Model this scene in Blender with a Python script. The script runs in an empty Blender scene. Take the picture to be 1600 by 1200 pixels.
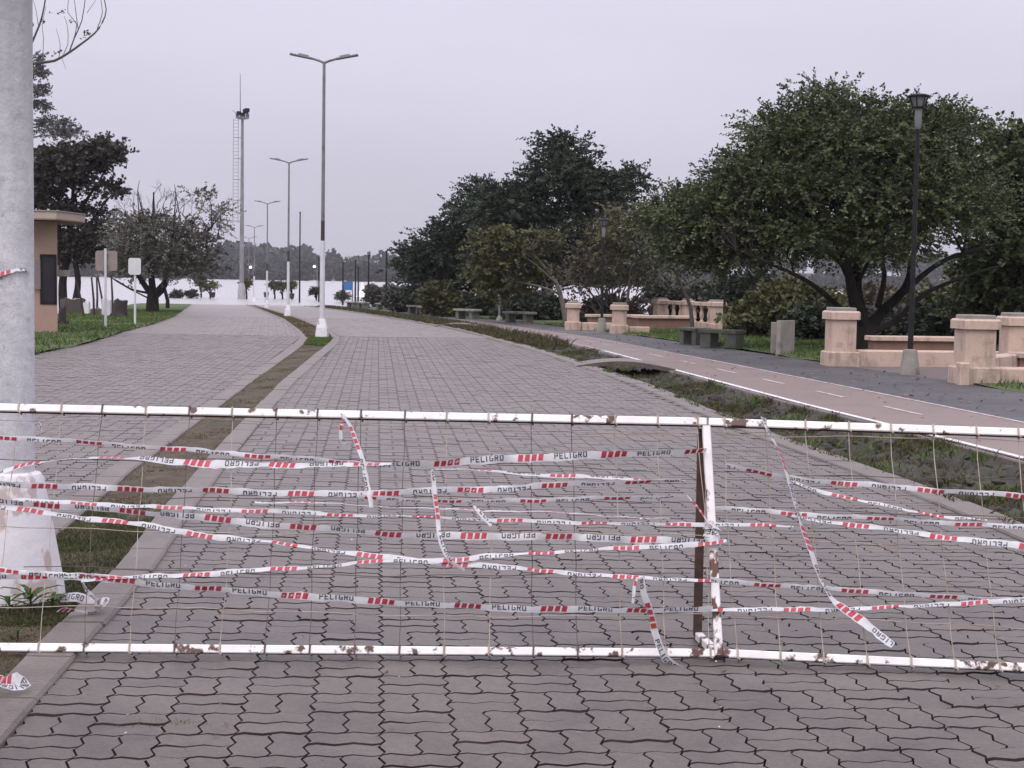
import bpy, bmesh, math, random
import numpy as np
from mathutils import Vector
random.seed(7); RNG = np.random.default_rng(7)
SC = bpy.context.scene; COL = SC.collection

# ------------------------------------------------------------------ camera
EYE = 1.57; FPX = 2400.0
PITCH = math.atan((600 - 436) / FPX); ROLL = math.radians(0.95)
FW = np.array([0, math.cos(PITCH), -math.sin(PITCH)]); R0 = np.array([1., 0, 0]); U0 = np.cross(R0, FW)
RT = R0 * math.cos(ROLL) + U0 * math.sin(ROLL); UP = np.cross(RT, FW)
cam_data = bpy.data.cameras.new('camera'); cam = bpy.data.objects.new('camera', cam_data); COL.objects.link(cam)
from mathutils import Matrix
cam.matrix_world = Matrix(((RT[0], UP[0], -FW[0], 0), (RT[1], UP[1], -FW[1], 0), (RT[2], UP[2], -FW[2], EYE), (0, 0, 0, 1)))
cam_data.sensor_width = 36; cam_data.lens = 36 * FPX / 1600; cam_data.clip_start = 0.05; cam_data.clip_end = 5000
SC.camera = cam

# ------------------------------------------------------------------ sky and sun (overcast)
SUN_EL, SUN_ROT = math.radians(52), math.radians(200)
w = bpy.data.worlds.new('World'); SC.world = w; w.use_nodes = True
nt = w.node_tree; nt.nodes.clear()
def N(tree, typ, **kw):
    n = tree.nodes.new(typ)
    for k, v in kw.items(): setattr(n, k, v)
    return n
wo = N(nt, 'ShaderNodeOutputWorld'); mx = N(nt, 'ShaderNodeMixShader'); mx.inputs[0].default_value = 0.93
sky = N(nt, 'ShaderNodeTexSky', sky_type='NISHITA'); sky.sun_disc = False; sky.sun_elevation = SUN_EL; sky.sun_rotation = SUN_ROT
sky.dust_density = 4.0
b1 = N(nt, 'ShaderNodeBackground'); b1.inputs[1].default_value = 0.06; nt.links.new(sky.outputs[0], b1.inputs[0])
# cloud deck: brightness of an overcast sky, (1 + 2 sin el) / 3 of the zenith's
tc = N(nt, 'ShaderNodeTexCoord'); sx = N(nt, 'ShaderNodeSeparateXYZ'); nt.links.new(tc.outputs['Generated'], sx.inputs[0])
m0 = N(nt, 'ShaderNodeMath', operation='MAXIMUM'); nt.links.new(sx.outputs[2], m0.inputs[0]); m0.inputs[1].default_value = 0
m1 = N(nt, 'ShaderNodeMath', operation='MULTIPLY_ADD'); nt.links.new(m0.outputs[0], m1.inputs[0]); m1.inputs[1].default_value = 0.667; m1.inputs[2].default_value = 0.333
ns = N(nt, 'ShaderNodeTexNoise'); ns.inputs['Scale'].default_value = 3.0; ns.inputs['Detail'].default_value = 5
mp = N(nt, 'ShaderNodeMapping'); mp.inputs['Scale'].default_value = (1, 1, 4); nt.links.new(tc.outputs['Generated'], mp.inputs[0]); nt.links.new(mp.outputs[0], ns.inputs[0])
m2 = N(nt, 'ShaderNodeMath', operation='MULTIPLY_ADD'); nt.links.new(ns.outputs[0], m2.inputs[0]); m2.inputs[1].default_value = 0.24; m2.inputs[2].default_value = 0.88
m3 = N(nt, 'ShaderNodeMath', operation='MULTIPLY'); nt.links.new(m1.outputs[0], m3.inputs[0]); nt.links.new(m2.outputs[0], m3.inputs[1])
b2 = N(nt, 'ShaderNodeBackground'); b2.inputs[0].default_value = (0.955, 0.925, 1.10, 1)
m4 = N(nt, 'ShaderNodeMath', operation='MULTIPLY'); nt.links.new(m3.outputs[0], m4.inputs[0]); m4.inputs[1].default_value = 1.86
nt.links.new(m4.outputs[0], b2.inputs[1])
nt.links.new(b1.outputs[0], mx.inputs[1]); nt.links.new(b2.outputs[0], mx.inputs[2]); nt.links.new(mx.outputs[0], wo.inputs[0])
sl = bpy.data.lights.new('sun', 'SUN'); sl.energy = 1.35; sl.angle = math.radians(40); sl.color = (1, 0.97, 0.93)
so = bpy.data.objects.new('sun', sl); COL.objects.link(so)
so.rotation_euler = (math.pi / 2 - SUN_EL, 0, math.pi - SUN_ROT)
SC.view_settings.view_transform = 'Standard'; SC.view_settings.look = 'None'
SC.view_settings.exposure = 0.0; SC.view_settings.gamma = 1.0; SC.view_settings.use_curve_mapping = False
try:
    SC.cycles.use_denoising = True; SC.cycles.volume_bounces = 0; SC.cycles.max_bounces = 4; SC.cycles.transparent_max_bounces = 8
except Exception: pass

# ------------------------------------------------------------------ survey helpers
def ray(px, py): return FW + RT * (px - 800) / FPX - UP * (py - 600) / FPX
def at(px, py, Y):
    d = ray(px, py); return np.array([0, 0, EYE]) + d * (Y / d[1])
def sstep(a, b, x):
    t = np.clip((np.asarray(x, float) - a) / (b - a), 0, 1); return t * t * (3 - 2 * t)
def base(Y):
    t = np.maximum(np.asarray(Y, float) - 30, 0)
    return np.maximum(-0.0105 * (t - 12 * (1 - np.exp(-t / 12))), -2.2)
def tab(*p):
    ys = np.array([a for a, b in p], float); xs = np.array([b for a, b in p], float)
    return lambda Y: np.interp(Y, ys, xs)
lane_l = tab((2, -8.3), (20, -8.5), (28.3, -8.83), (33.5, -9.24), (40, -10.23), (49.5, -11.59), (61.5, -13.62), (90, -19.2), (113, -23.7), (130, -27))
med_l = tab((2, -2.05), (5, -2.3), (8.8, -2.63), (10, -2.75), (12, -2.95), (14.9, -3.17), (17.8, -3.40), (22.3, -3.76), (27, -4.11), (33, -4.56), (37.8, -5.05), (43.8, -6.0), (61.4, -9.12), (90, -14.7), (111, -18.9), (130, -22.6))
med_r = tab((2, -1.62), (5, -1.85), (7.8, -2.04), (8.83, -2.14), (10, -2.27), (12, -2.46), (14.4, -2.68), (17.9, -2.98), (22.2, -3.34), (27, -3.67), (31.75, -3.98), (37.7, -4.4), (44.4, -5.4), (61.8, -8.6), (90, -14.3), (111, -18.5), (130, -22.2))
road_r = tab((2, 3.45), (5, 3.32), (9.35, 3.14), (11.7, 2.95), (13.1, 2.77), (15.2, 2.5), (18, 2.22), (22.5, 1.86), (28, 1.17), (32.5, .6), (38.6, -.34), (48.7, -1.8), (52.4, -2.5), (65.5, -4.96), (90.5, -9.87), (120, -16.4), (130, -18.5))
path_l = tab((2, 5.85), (9, 5.15), (13.7, 4.6), (15.1, 4.4), (16.9, 4.12), (19.6, 3.7), (22.8, 3.3), (26.8, 2.79), (30.2, 2.39), (33.9, 1.95), (41.9, .95), (51.5, -.75), (60, -2.35), (72.9, -4.91), (91.5, -8.9), (120, -15.2), (130, -17.4))
path_r = tab((2, 8.0), (9, 7.05), (17.6, 5.9), (20.3, 5.53), (22.6, 5.19), (25.4, 4.77), (29, 4.23), (33.5, 3.5), (42.7, 2.3), (48.2, 1.3), (60.8, -.8), (67.6, -2.2), (91.5, -7.3), (120, -13.6), (130, -15.8))
walk_r = tab((2, 9.3), (22.3, 7.5), (25, 7.2), (29.5, 6.3), (33, 5.7), (37, 5.0), (44, 3.9), (50, 3.0), (54, 2.2), (65.5, .2), (73.5, -1.9), (94.7, -6.6), (120, -12.3), (130, -14.5))
def drop(X, Y):
    dl = lane_l(Y) - X; dr = X - walk_r(Y)
    return sstep(3.5, 10, dl) * sstep(47, 78, Y) * 1.3 + sstep(9, 22, dr) * 2.2
def gz(X, Y): return base(Y) - drop(X, Y)
def G(px, py, dz=0.03):
    """ground point seen at a place in the survey picture"""
    d = ray(px, py); s = 3.0
    while s < 400:
        p = np.array([0, 0, EYE]) + d * s
        if p[2] <= max(float(gz(p[0], p[1])) + dz, -0.8): break
        s += 0.03
    return p

# ------------------------------------------------------------------ materials
MATS = {}
def mat(name, c1, c2=None, scale=8.0, rough=0.8, bump=0.0, bscale=None, detail=6, lo=0.35, hi=0.65, spec=0.5, stretch=(1, 1, 1),
        third=None, metal=0.0, speck=0.0, sheen=0.0, stain=None, tone=0.0, obj_random=0.0, attr=None, transl=0.0, coords='Object', emit=None, coat=0.0, rough2=None):
    """c1/c2 mixed by noise; third = (colour, scale, lo, hi, stretch) patches on top; tone = per-piece variation from an attribute"""
    if name in MATS: return MATS[name]
    m = bpy.data.materials.new(name); m.use_nodes = True; t = m.node_tree; L = t.links.new
    p = t.nodes['Principled BSDF']; p.inputs['Roughness'].default_value = rough; p.inputs['Metallic'].default_value = metal
    p.inputs['Specular IOR Level'].default_value = spec
    if sheen: p.inputs['Sheen Weight'].default_value = sheen; p.inputs['Sheen Roughness'].default_value = .35; p.inputs['Sheen Tint'].default_value = (1, .90, .84, 1)
    if coat: p.inputs['Coat Weight'].default_value = coat; p.inputs['Coat Roughness'].default_value = 0.3
    tcn = N(t, 'ShaderNodeTexCoord'); mpn = N(t, 'ShaderNodeMapping'); mpn.inputs['Scale'].default_value = stretch
    if coords == 'World':
        ge = N(t, 'ShaderNodeNewGeometry'); L(ge.outputs['Position'], mpn.inputs[0])
    else: L(tcn.outputs[coords], mpn.inputs[0])
    def noise(sc, det, vec=mpn):
        n = N(t, 'ShaderNodeTexNoise'); n.inputs['Scale'].default_value = sc; n.inputs['Detail'].default_value = det; n.inputs['Roughness'].default_value = 0.6
        L(vec.outputs[0], n.inputs['Vector']); return n
    def ramp(src, a, b):
        r = N(t, 'ShaderNodeMapRange'); r.inputs[1].default_value = a; r.inputs[2].default_value = b; L(src, r.inputs[0]); return r
    def mix(fac, a, b, bt='MIX'):
        x = N(t, 'ShaderNodeMix', data_type='RGBA', blend_type=bt)
        if hasattr(fac, 'links'): L(fac, x.inputs[0])
        else: x.inputs[0].default_value = fac
        for s, v in ((x.inputs[6], a), (x.inputs[7], b)):
            if hasattr(v, 'links'): L(v, s)
            else: s.default_value = (*v, 1)
        return x.outputs[2]
    col = None
    if c2 is not None:
        n1 = noise(scale, detail); col = mix(ramp(n1.outputs[0], lo, hi).outputs[0], c1, c2)
    if third:
        tcol, tsc, tlo, thi, tst = third
        mp2 = N(t, 'ShaderNodeMapping'); mp2.inputs['Scale'].default_value = tst; mp2.inputs['Location'].default_value = (3.1, 7.7, 1.3)
        if coords == 'World': L(ge.outputs['Position'], mp2.inputs[0])
        else: L(tcn.outputs[coords], mp2.inputs[0])
        n3 = noise(tsc, 6, mp2); col = mix(ramp(n3.outputs[0], tlo, thi).outputs[0], col if col is not None else c1, tcol)
    if stain:       # darker blotches: (strength, scale, lo, hi)
        ns_ = noise(stain[1], 7); rs_ = ramp(ns_.outputs[0], stain[2], stain[3]); rs_.inputs[3].default_value = 1; rs_.inputs[4].default_value = 1 - stain[0]
        x0 = N(t, 'ShaderNodeVectorMath', operation='SCALE'); L(col, x0.inputs[0]); L(rs_.outputs[0], x0.inputs['Scale']); col = x0.outputs[0]
    if speck:       # fine aggregate grain
        ng_ = noise(210, 3); rg = ramp(ng_.outputs[0], .3, .7); rg.inputs[3].default_value = 1 - speck; rg.inputs[4].default_value = 1 + speck
        ng2 = noise(28, 4); rg2 = ramp(ng2.outputs[0], .3, .7); rg2.inputs[3].default_value = 1 - speck * .4; rg2.inputs[4].default_value = 1 + speck * .4
        x1 = N(t, 'ShaderNodeVectorMath', operation='SCALE'); L(col, x1.inputs[0]); L(rg.outputs[0], x1.inputs['Scale'])
        x2 = N(t, 'ShaderNodeVectorMath', operation='SCALE'); L(x1.outputs[0], x2.inputs[0]); L(rg2.outputs[0], x2.inputs['Scale']); col = x2.outputs[0]
    if attr:
        a = N(t, 'ShaderNodeAttribute', attribute_name=attr)
        f = ramp(a.outputs['Fac'], 0, 1); f.inputs[3].default_value = 1 - tone; f.inputs[4].default_value = 1 + tone
        x = N(t, 'ShaderNodeVectorMath', operation='SCALE')
        if col is not None: L(col, x.inputs[0])
        else: x.inputs[0].default_value = c1
        L(f.outputs[0], x.inputs['Scale']); col = x.outputs[0]
    elif obj_random:
        a = N(t, 'ShaderNodeObjectInfo'); f = ramp(a.outputs['Random'], 0, 1); f.inputs[3].default_value = 1 - obj_random; f.inputs[4].default_value = 1 + obj_random
        x = N(t, 'ShaderNodeVectorMath', operation='SCALE')
        if col is not None: L(col, x.inputs[0])
        else: x.inputs[0].default_value = c1
        L(f.outputs[0], x.inputs['Scale']); col = x.outputs[0]
    if col is not None: L(col, p.inputs['Base Color'])
    else: p.inputs['Base Color'].default_value = (*c1, 1)
    if rough2 is not None:
        nr = noise((bscale or scale) * 0.3, 4); r = ramp(nr.outputs[0], 0.35, 0.65); r.inputs[3].default_value = rough; r.inputs[4].default_value = rough2
        L(r.outputs[0], p.inputs['Roughness'])
    if bump:
        n2 = noise(bscale or scale * 3, 8); bn = N(t, 'ShaderNodeBump'); bn.inputs['Strength'].default_value = 1.0; bn.inputs['Distance'].default_value = bump
        L(n2.outputs[0], bn.inputs['Height']); L(bn.outputs[0], p.inputs['Normal'])
    if emit:
        p.inputs['Emission Color'].default_value = (*emit[0], 1); p.inputs['Emission Strength'].default_value = emit[1]
    if transl:
        tr = N(t, 'ShaderNodeBsdfTranslucent'); ms = N(t, 'ShaderNodeMixShader'); ms.inputs[0].default_value = transl
        if col is not None: L(col, tr.inputs[0])
        else: tr.inputs[0].default_value = (*c1, 1)
        L(p.outputs[0], ms.inputs[1]); L(tr.outputs[0], ms.inputs[2]); L(ms.outputs[0], t.nodes['Material Output'].inputs[0])
    MATS[name] = m; return m

# paving: grey-mauve concrete blocks
pv = dict(c1=(.082, .067, .054), c2=(.060, .050, .041), scale=1.3, rough=.5, rough2=.4, speck=.5, sheen=.42, stain=(.42, 2.6, .48, .70), bump=.0012, bscale=160, coords='World',
          third=((.100, .078, .063), .55, .5, .72, (1, 1, 1)), spec=.32)
M_PAV1 = mat('paver_single', obj_random=.11, **pv)
M_PAVN = mat('paver_joined', attr='tone', tone=.10, **pv)
M_PAVF = mat('paver_far', attr='tone', tone=.06, **dict(pv, c1=(.112, .095, .085), c2=(.092, .078, .070), sheen=.6, third=((.125, .102, .09), .55, .5, .72, (1, 1, 1))))  # far section's blocks, with the grazing-view brightening partly put into the base colour
M_BED = mat('joint_sand', (.03, .027, .026), (.045, .041, .036), scale=30, rough=.95, spec=.1)
M_JNT2 = mat('joint_dirt_packed', (.075, .060, .052), (.10, .082, .072), scale=5, rough=.7, spec=.3, sheen=.3, coords='World')
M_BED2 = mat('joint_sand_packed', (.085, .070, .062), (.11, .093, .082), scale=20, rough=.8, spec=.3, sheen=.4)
M_JNT = mat('joint_dirt', (.022, .018, .017), (.045, .037, .034), scale=9, rough=.95, spec=.1, coords='World')
M_FAR = mat('paving_far', (.116, .098, .088), (.098, .083, .075), scale=.35, rough=.45, sheen=.6, bump=.0012, bscale=9, coords='World', third=((.125, .101, .089), .2, .5, .7, (1, .35, 1)), spec=.5)  # same lift as the far blocks: low-angle sky sheen put into the colour
M_KERB = mat('kerb_concrete', (.110, .086, .070), (.084, .066, .055), scale=2.2, rough=.55, sheen=.4, speck=.4, stain=(.3, 3, .5, .68), bump=.003, bscale=60, coords='World', third=((.15, .125, .11), 5, .58, .75, (1, 1, 1)))
M_MOSS = mat('median_moss', (.125, .09, .056), (.07, .052, .036), scale=6, rough=.95, speck=.4, stain=(.4, 4, .45, .65), bump=.02, bscale=40, coords='World', third=((.075, .07, .036), 1.1, .5, .66, (1, 1, 1)))
M_BLADE3 = mat('moss_tuft', (.15, .118, .066), (.105, .092, .048), scale=1.0, rough=.9, attr='tone', tone=.4, coords='World', spec=.1)
M_CYC = mat('cycle_path_surface', (.165, .104, .082), (.13, .085, .068), scale=.8, rough=.45, bump=.002, bscale=90, coords='World', third=((.125, .09, .082), 2.3, .6, .8, (1, .4, 1)), speck=.3, sheen=.35, stain=(.3, 1.4, .5, .7))
M_WALK = mat('walkway_asphalt', (.078, .073, .074), (.055, .052, .053), scale=.9, rough=.6, bump=.003, bscale=70, coords='World', third=((.11, .104, .103), .6, .55, .7, (1, .3, 1)), speck=.4, stain=(.35, 1.1, .5, .68))
M_LINE = mat('road_paint', (.72, .70, .68), (.5, .46, .44), scale=14, rough=.7, lo=.45, hi=.75, coords='World')
M_LINE2 = mat('road_paint_worn', (.52, .44, .41), (.27, .20, .185), scale=7, rough=.75, lo=.4, hi=.68, coords='World')
M_SOIL = mat('verge_soil', (.058, .05, .034), (.035, .032, .026), scale=4, rough=.95, bump=.03, bscale=14, coords='World', third=((.062, .078, .03), 1.6, .53, .63, (1, 1, 1)))
M_LAWN = mat('lawn', (.085, .115, .035), (.06, .085, .028), scale=1.5, rough=.95, bump=.03, bscale=18, coords='World', third=((.10, .09, .045), .5, .58, .72, (1, 1, 1)))
M_TERR = mat('terrain_soil', (.05, .06, .03), (.07, .06, .04), scale=.2, rough=1, coords='World')
M_BLADE4 = mat('grass_blade_short', (.10, .115, .05), (.08, .082, .042), scale=2.0, rough=.8, attr='tone', tone=.45, coords='World', transl=.15, spec=.15)
M_BLADE = mat('grass_blade', (.112, .165, .045), (.082, .118, .036), scale=1.2, rough=.75, attr='tone', tone=.4, coords='World', transl=.2, spec=.2)
M_BLADE2 = mat('grass_blade_dull', (.095, .098, .045), (.085, .072, .04), scale=1.0, rough=.85, attr='tone', tone=.45, coords='World', transl=.15, spec=.2)
M_WHITE = mat('fence_white_paint', (.90, .86, .83), (.84, .79, .75), scale=12, rough=.4, third=((.10, .045, .028), 13, .55, .60, (1, 1, 1)), stain=(.10, 9, .5, .66), bump=.0006, bscale=60)
M_POSTW = mat('fence_post_paint', (.84, .80, .78), (.74, .68, .65), scale=12, rough=.5, third=((.11, .05, .032), 13, .52, .57, (1, 1, .5)), bump=.0006, bscale=60)
M_RUST = mat('rusty_steel', (.045, .030, .026), (.095, .045, .032), scale=20, rough=.85, bump=.001, bscale=90)
M_WIRE = mat('wire_pale', (.50, .43, .35), (.30, .22, .16), scale=9, rough=.6, coords='World')
M_WIRED = mat('wire_dark', (.075, .055, .048), (.15, .10, .08), scale=9, rough=.6, coords='World')
M_TAPE = mat('tape_white', (.82, .815, .815), (.68, .675, .68), scale=14, rough=.35, bump=.0012, bscale=60, transl=.3, coords='World')
M_TRED = mat('tape_red', (.50, .035, .06), (.58, .09, .12), scale=25, rough=.4, transl=.2, coords='World')
M_TBLK = mat('tape_black', (.035, .04, .05), (.10, .10, .115), scale=35, rough=.45, coords='World')
M_CONC = mat('lamp_concrete', (.40, .385, .39), (.31, .30, .305), scale=3, rough=.85, bump=.002, bscale=60, third=((.24, .235, .24), 2.0, .52, .75, (5, 5, .5)))
M_WASH = mat('whitewash', (.70, .69, .71), (.60, .59, .61), scale=4, rough=.85, bump=.003, bscale=40, third=((.40, .38, .38), 6, .63, .72, (1, 1, .7)))
M_PEEL = mat('whitewash_peeling', (.76, .74, .75), (.68, .66, .67), scale=4, rough=.85, bump=.006, bscale=14, third=((.50, .42, .385), 5.5, .57, .61, (1, 1, .6)))
M_BASE = mat('lamp_base_paint', (.76, .75, .76), (.68, .67, .68), scale=4, rough=.85, third=((.12, .115, .12), 7, .60, .64, (1, 1, .5)))
M_POLE = mat('pole_wash', (.66, .65, .655), (.52, .515, .525), scale=5, rough=.85, bump=.005, bscale=30, third=((.30, .285, .28), 9, .62, .70, (1, 1, .6)), stain=(.3, 14, .55, .7), speck=.18)
def wear_up(m, z0, z1, bare):
    t = m.node_tree; p = t.nodes['Principled BSDF']; src = p.inputs['Base Color'].links[0].from_socket
    tcn = N(t, 'ShaderNodeTexCoord'); sp = N(t, 'ShaderNodeSeparateXYZ'); t.links.new(tcn.outputs['Object'], sp.inputs[0])
    mp_ = N(t, 'ShaderNodeMapping'); mp_.inputs['Scale'].default_value = (9, 9, 1.2); t.links.new(tcn.outputs['Object'], mp_.inputs[0])
    n = N(t, 'ShaderNodeTexNoise'); n.inputs['Scale'].default_value = 2; n.inputs['Detail'].default_value = 8; t.links.new(mp_.outputs[0], n.inputs['Vector'])
    a = N(t, 'ShaderNodeMath', operation='MULTIPLY_ADD'); a.inputs[1].default_value = 1.6; t.links.new(n.outputs[0], a.inputs[0]); t.links.new(sp.outputs[2], a.inputs[2])
    r = N(t, 'ShaderNodeMapRange'); r.inputs[1].default_value = z0 + .8; r.inputs[2].default_value = z1 + .8; t.links.new(a.outputs[0], r.inputs[0])
    x = N(t, 'ShaderNodeMix', data_type='RGBA'); t.links.new(r.outputs[0], x.inputs[0]); t.links.new(src, x.inputs[6]); x.inputs[7].default_value = (*bare, 1); t.links.new(x.outputs[2], p.inputs['Base Color'])
wear_up(M_POLE, 1.7, 3.1, (.36, .352, .355))
M_STEEL = mat('lamp_steel', (.17, .163, .165), (.225, .21, .205), scale=4, rough=.6, third=((.10, .085, .078), 3, .58, .7, (1, 1, .6)))
M_COLL = mat('lamp_collar', (.035, .031, .03), (.075, .06, .052), scale=5, rough=.8)
M_DKST = mat('mast_steel', (.20, .20, .215), (.14, .14, .15), scale=2, rough=.6)
M_MAST = mat('mast_weathered', (.25, .245, .25), (.17, .165, .17), scale=1.2, rough=.75, third=((.11, .105, .105), .8, .52, .68, (3, 3, .6)))
M_BLACK = mat('black_iron', (.012, .012, .013), (.022, .021, .023), scale=8, rough=.6, spec=.2)
M_PANE = mat('lantern_glass', (.32, .32, .33), (.22, .22, .23), scale=6, rough=.15, transl=.3)
M_SALM = mat('salmon_render', (.58, .435, .35), (.52, .385, .305), scale=3, rough=.9, bump=.004, bscale=40, third=((.27, .21, .16), 2.4, .5, .76, (2.5, 2.5, .45)), stain=(.3, 5, .52, .7), speck=.15)
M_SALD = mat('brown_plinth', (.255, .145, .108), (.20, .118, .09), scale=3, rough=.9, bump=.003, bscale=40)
M_SLAB = mat('bench_concrete', (.30, .275, .235), (.22, .205, .175), scale=5, rough=.9, bump=.004, bscale=50, third=((.12, .125, .09), 3, .56, .7, (1, 1, 1)))
M_DSLB = mat('mossy_concrete', (.105, .115, .095), (.15, .155, .125), scale=5, rough=.9, bump=.004, bscale=50)
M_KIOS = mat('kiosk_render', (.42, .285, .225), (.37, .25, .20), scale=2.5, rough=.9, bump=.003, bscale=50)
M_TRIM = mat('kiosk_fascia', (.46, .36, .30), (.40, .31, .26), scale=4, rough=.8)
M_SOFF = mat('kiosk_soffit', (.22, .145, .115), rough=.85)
M_GLSD = mat('dark_window', (.018, .017, .022), rough=.15, spec=.6)
M_SGNB = mat('sign_back', (.33, .265, .245), (.28, .225, .21), scale=5, rough=.7)
M_SGNW = mat('sign_white', (.70, .70, .70), (.62, .62, .63), scale=5, rough=.6)
M_BLUE = mat('sign_blue', (.035, .15, .33), (.03, .11, .24), scale=3, rough=.5)
M_TENT = mat('canvas_white', (.8, .8, .82), rough=.8)
M_STUMP = mat('stump_bark', (.035, .027, .026), (.06, .045, .042), scale=8, rough=.95, bump=.02, bscale=20)
M_BARK = mat('bark_dark', (.020, .017, .015), (.034, .029, .026), scale=6, rough=.95, spec=.15, bump=.015, bscale=22, stretch=(1, 1, .35))
M_BARKL = mat('bark_pale', (.20, .175, .15), (.13, .112, .098), scale=6, rough=.95, bump=.01, bscale=22, stretch=(1, 1, .35))
M_TWIG = mat('twig_grey', (.10, .088, .082), (.07, .06, .056), scale=6, rough=.95)
def leafmat(n, a, b, tone=.55): return mat(n, a, b, scale=.9, rough=.62, attr='tone', tone=tone, coords='World', transl=.10, spec=.2)
M_LF1 = leafmat('leaf_green', (.098, .116, .052), (.060, .074, .036))
M_LF2 = leafmat('leaf_dark', (.044, .056, .034), (.031, .041, .027))
M_LF3 = leafmat('leaf_olive', (.105, .104, .04), (.068, .07, .03))
M_LF4 = leafmat('leaf_brown', (.105, .082, .056), (.075, .07, .042))
M_LF5 = leafmat('leaf_grey', (.085, .088, .068), (.062, .062, .05))
M_LF7 = leafmat('leaf_drab', (.155, .148, .122), (.115, .11, .09))
M_LF8 = leafmat('leaf_pale_grey', (.15, .15, .135), (.11, .11, .10))
M_LF6 = leafmat('pine_dark', (.045, .042, .035), (.060, .052, .036))
M_FARF = leafmat('far_wood', (.048, .052, .038), (.034, .038, .032), .35)

# ------------------------------------------------------------------ object helpers
def tag(o, label=None, cat=None, group=None, kind=None):
    if label: o['label'] = label
    if cat: o['category'] = cat
    if group: o['group'] = group
    if kind: o['kind'] = kind
    return o
def empty(name, loc, rz=0.0, **kw):
    o = bpy.data.objects.new(name, None); COL.objects.link(o); o.location = [float(v) for v in loc]; o.rotation_euler = (0, 0, rz)
    o.empty_display_size = .2
    return tag(o, **kw)
def link(name, me, parent=None, **kw):
    o = bpy.data.objects.new(name, me); COL.objects.link(o)
    if parent: o.parent = parent
    return tag(o, **kw)
def np_mesh(name, V, F, mats, smooth=False, tone=None, midx=None):
    """V (n,3), F (m,k) of equal-sized faces"""
    V = np.asarray(V, np.float32); F = np.asarray(F, np.int32); me = bpy.data.meshes.new(name)
    me.vertices.add(len(V)); me.vertices.foreach_set('co', V.ravel())
    k = F.shape[1]; me.loops.add(F.size); me.loops.foreach_set('vertex_index', F.ravel())
    me.polygons.add(len(F)); me.polygons.foreach_set('loop_start', np.arange(len(F), dtype=np.int32) * k)
    me.polygons.foreach_set('loop_total', np.full(len(F), k, np.int32))
    if midx is not None: me.polygons.foreach_set('material_index', np.asarray(midx, np.int32))
    me.polygons.foreach_set('use_smooth', np.full(len(F), bool(smooth)))
    for m in (mats if isinstance(mats, (list, tuple)) else [mats]): me.materials.append(m)
    if tone is not None:
        a = me.attributes.new('tone', 'FLOAT', 'POINT'); a.data.foreach_set('value', np.asarray(tone, np.float32))
    me.update(calc_edges=True); return me
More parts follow.
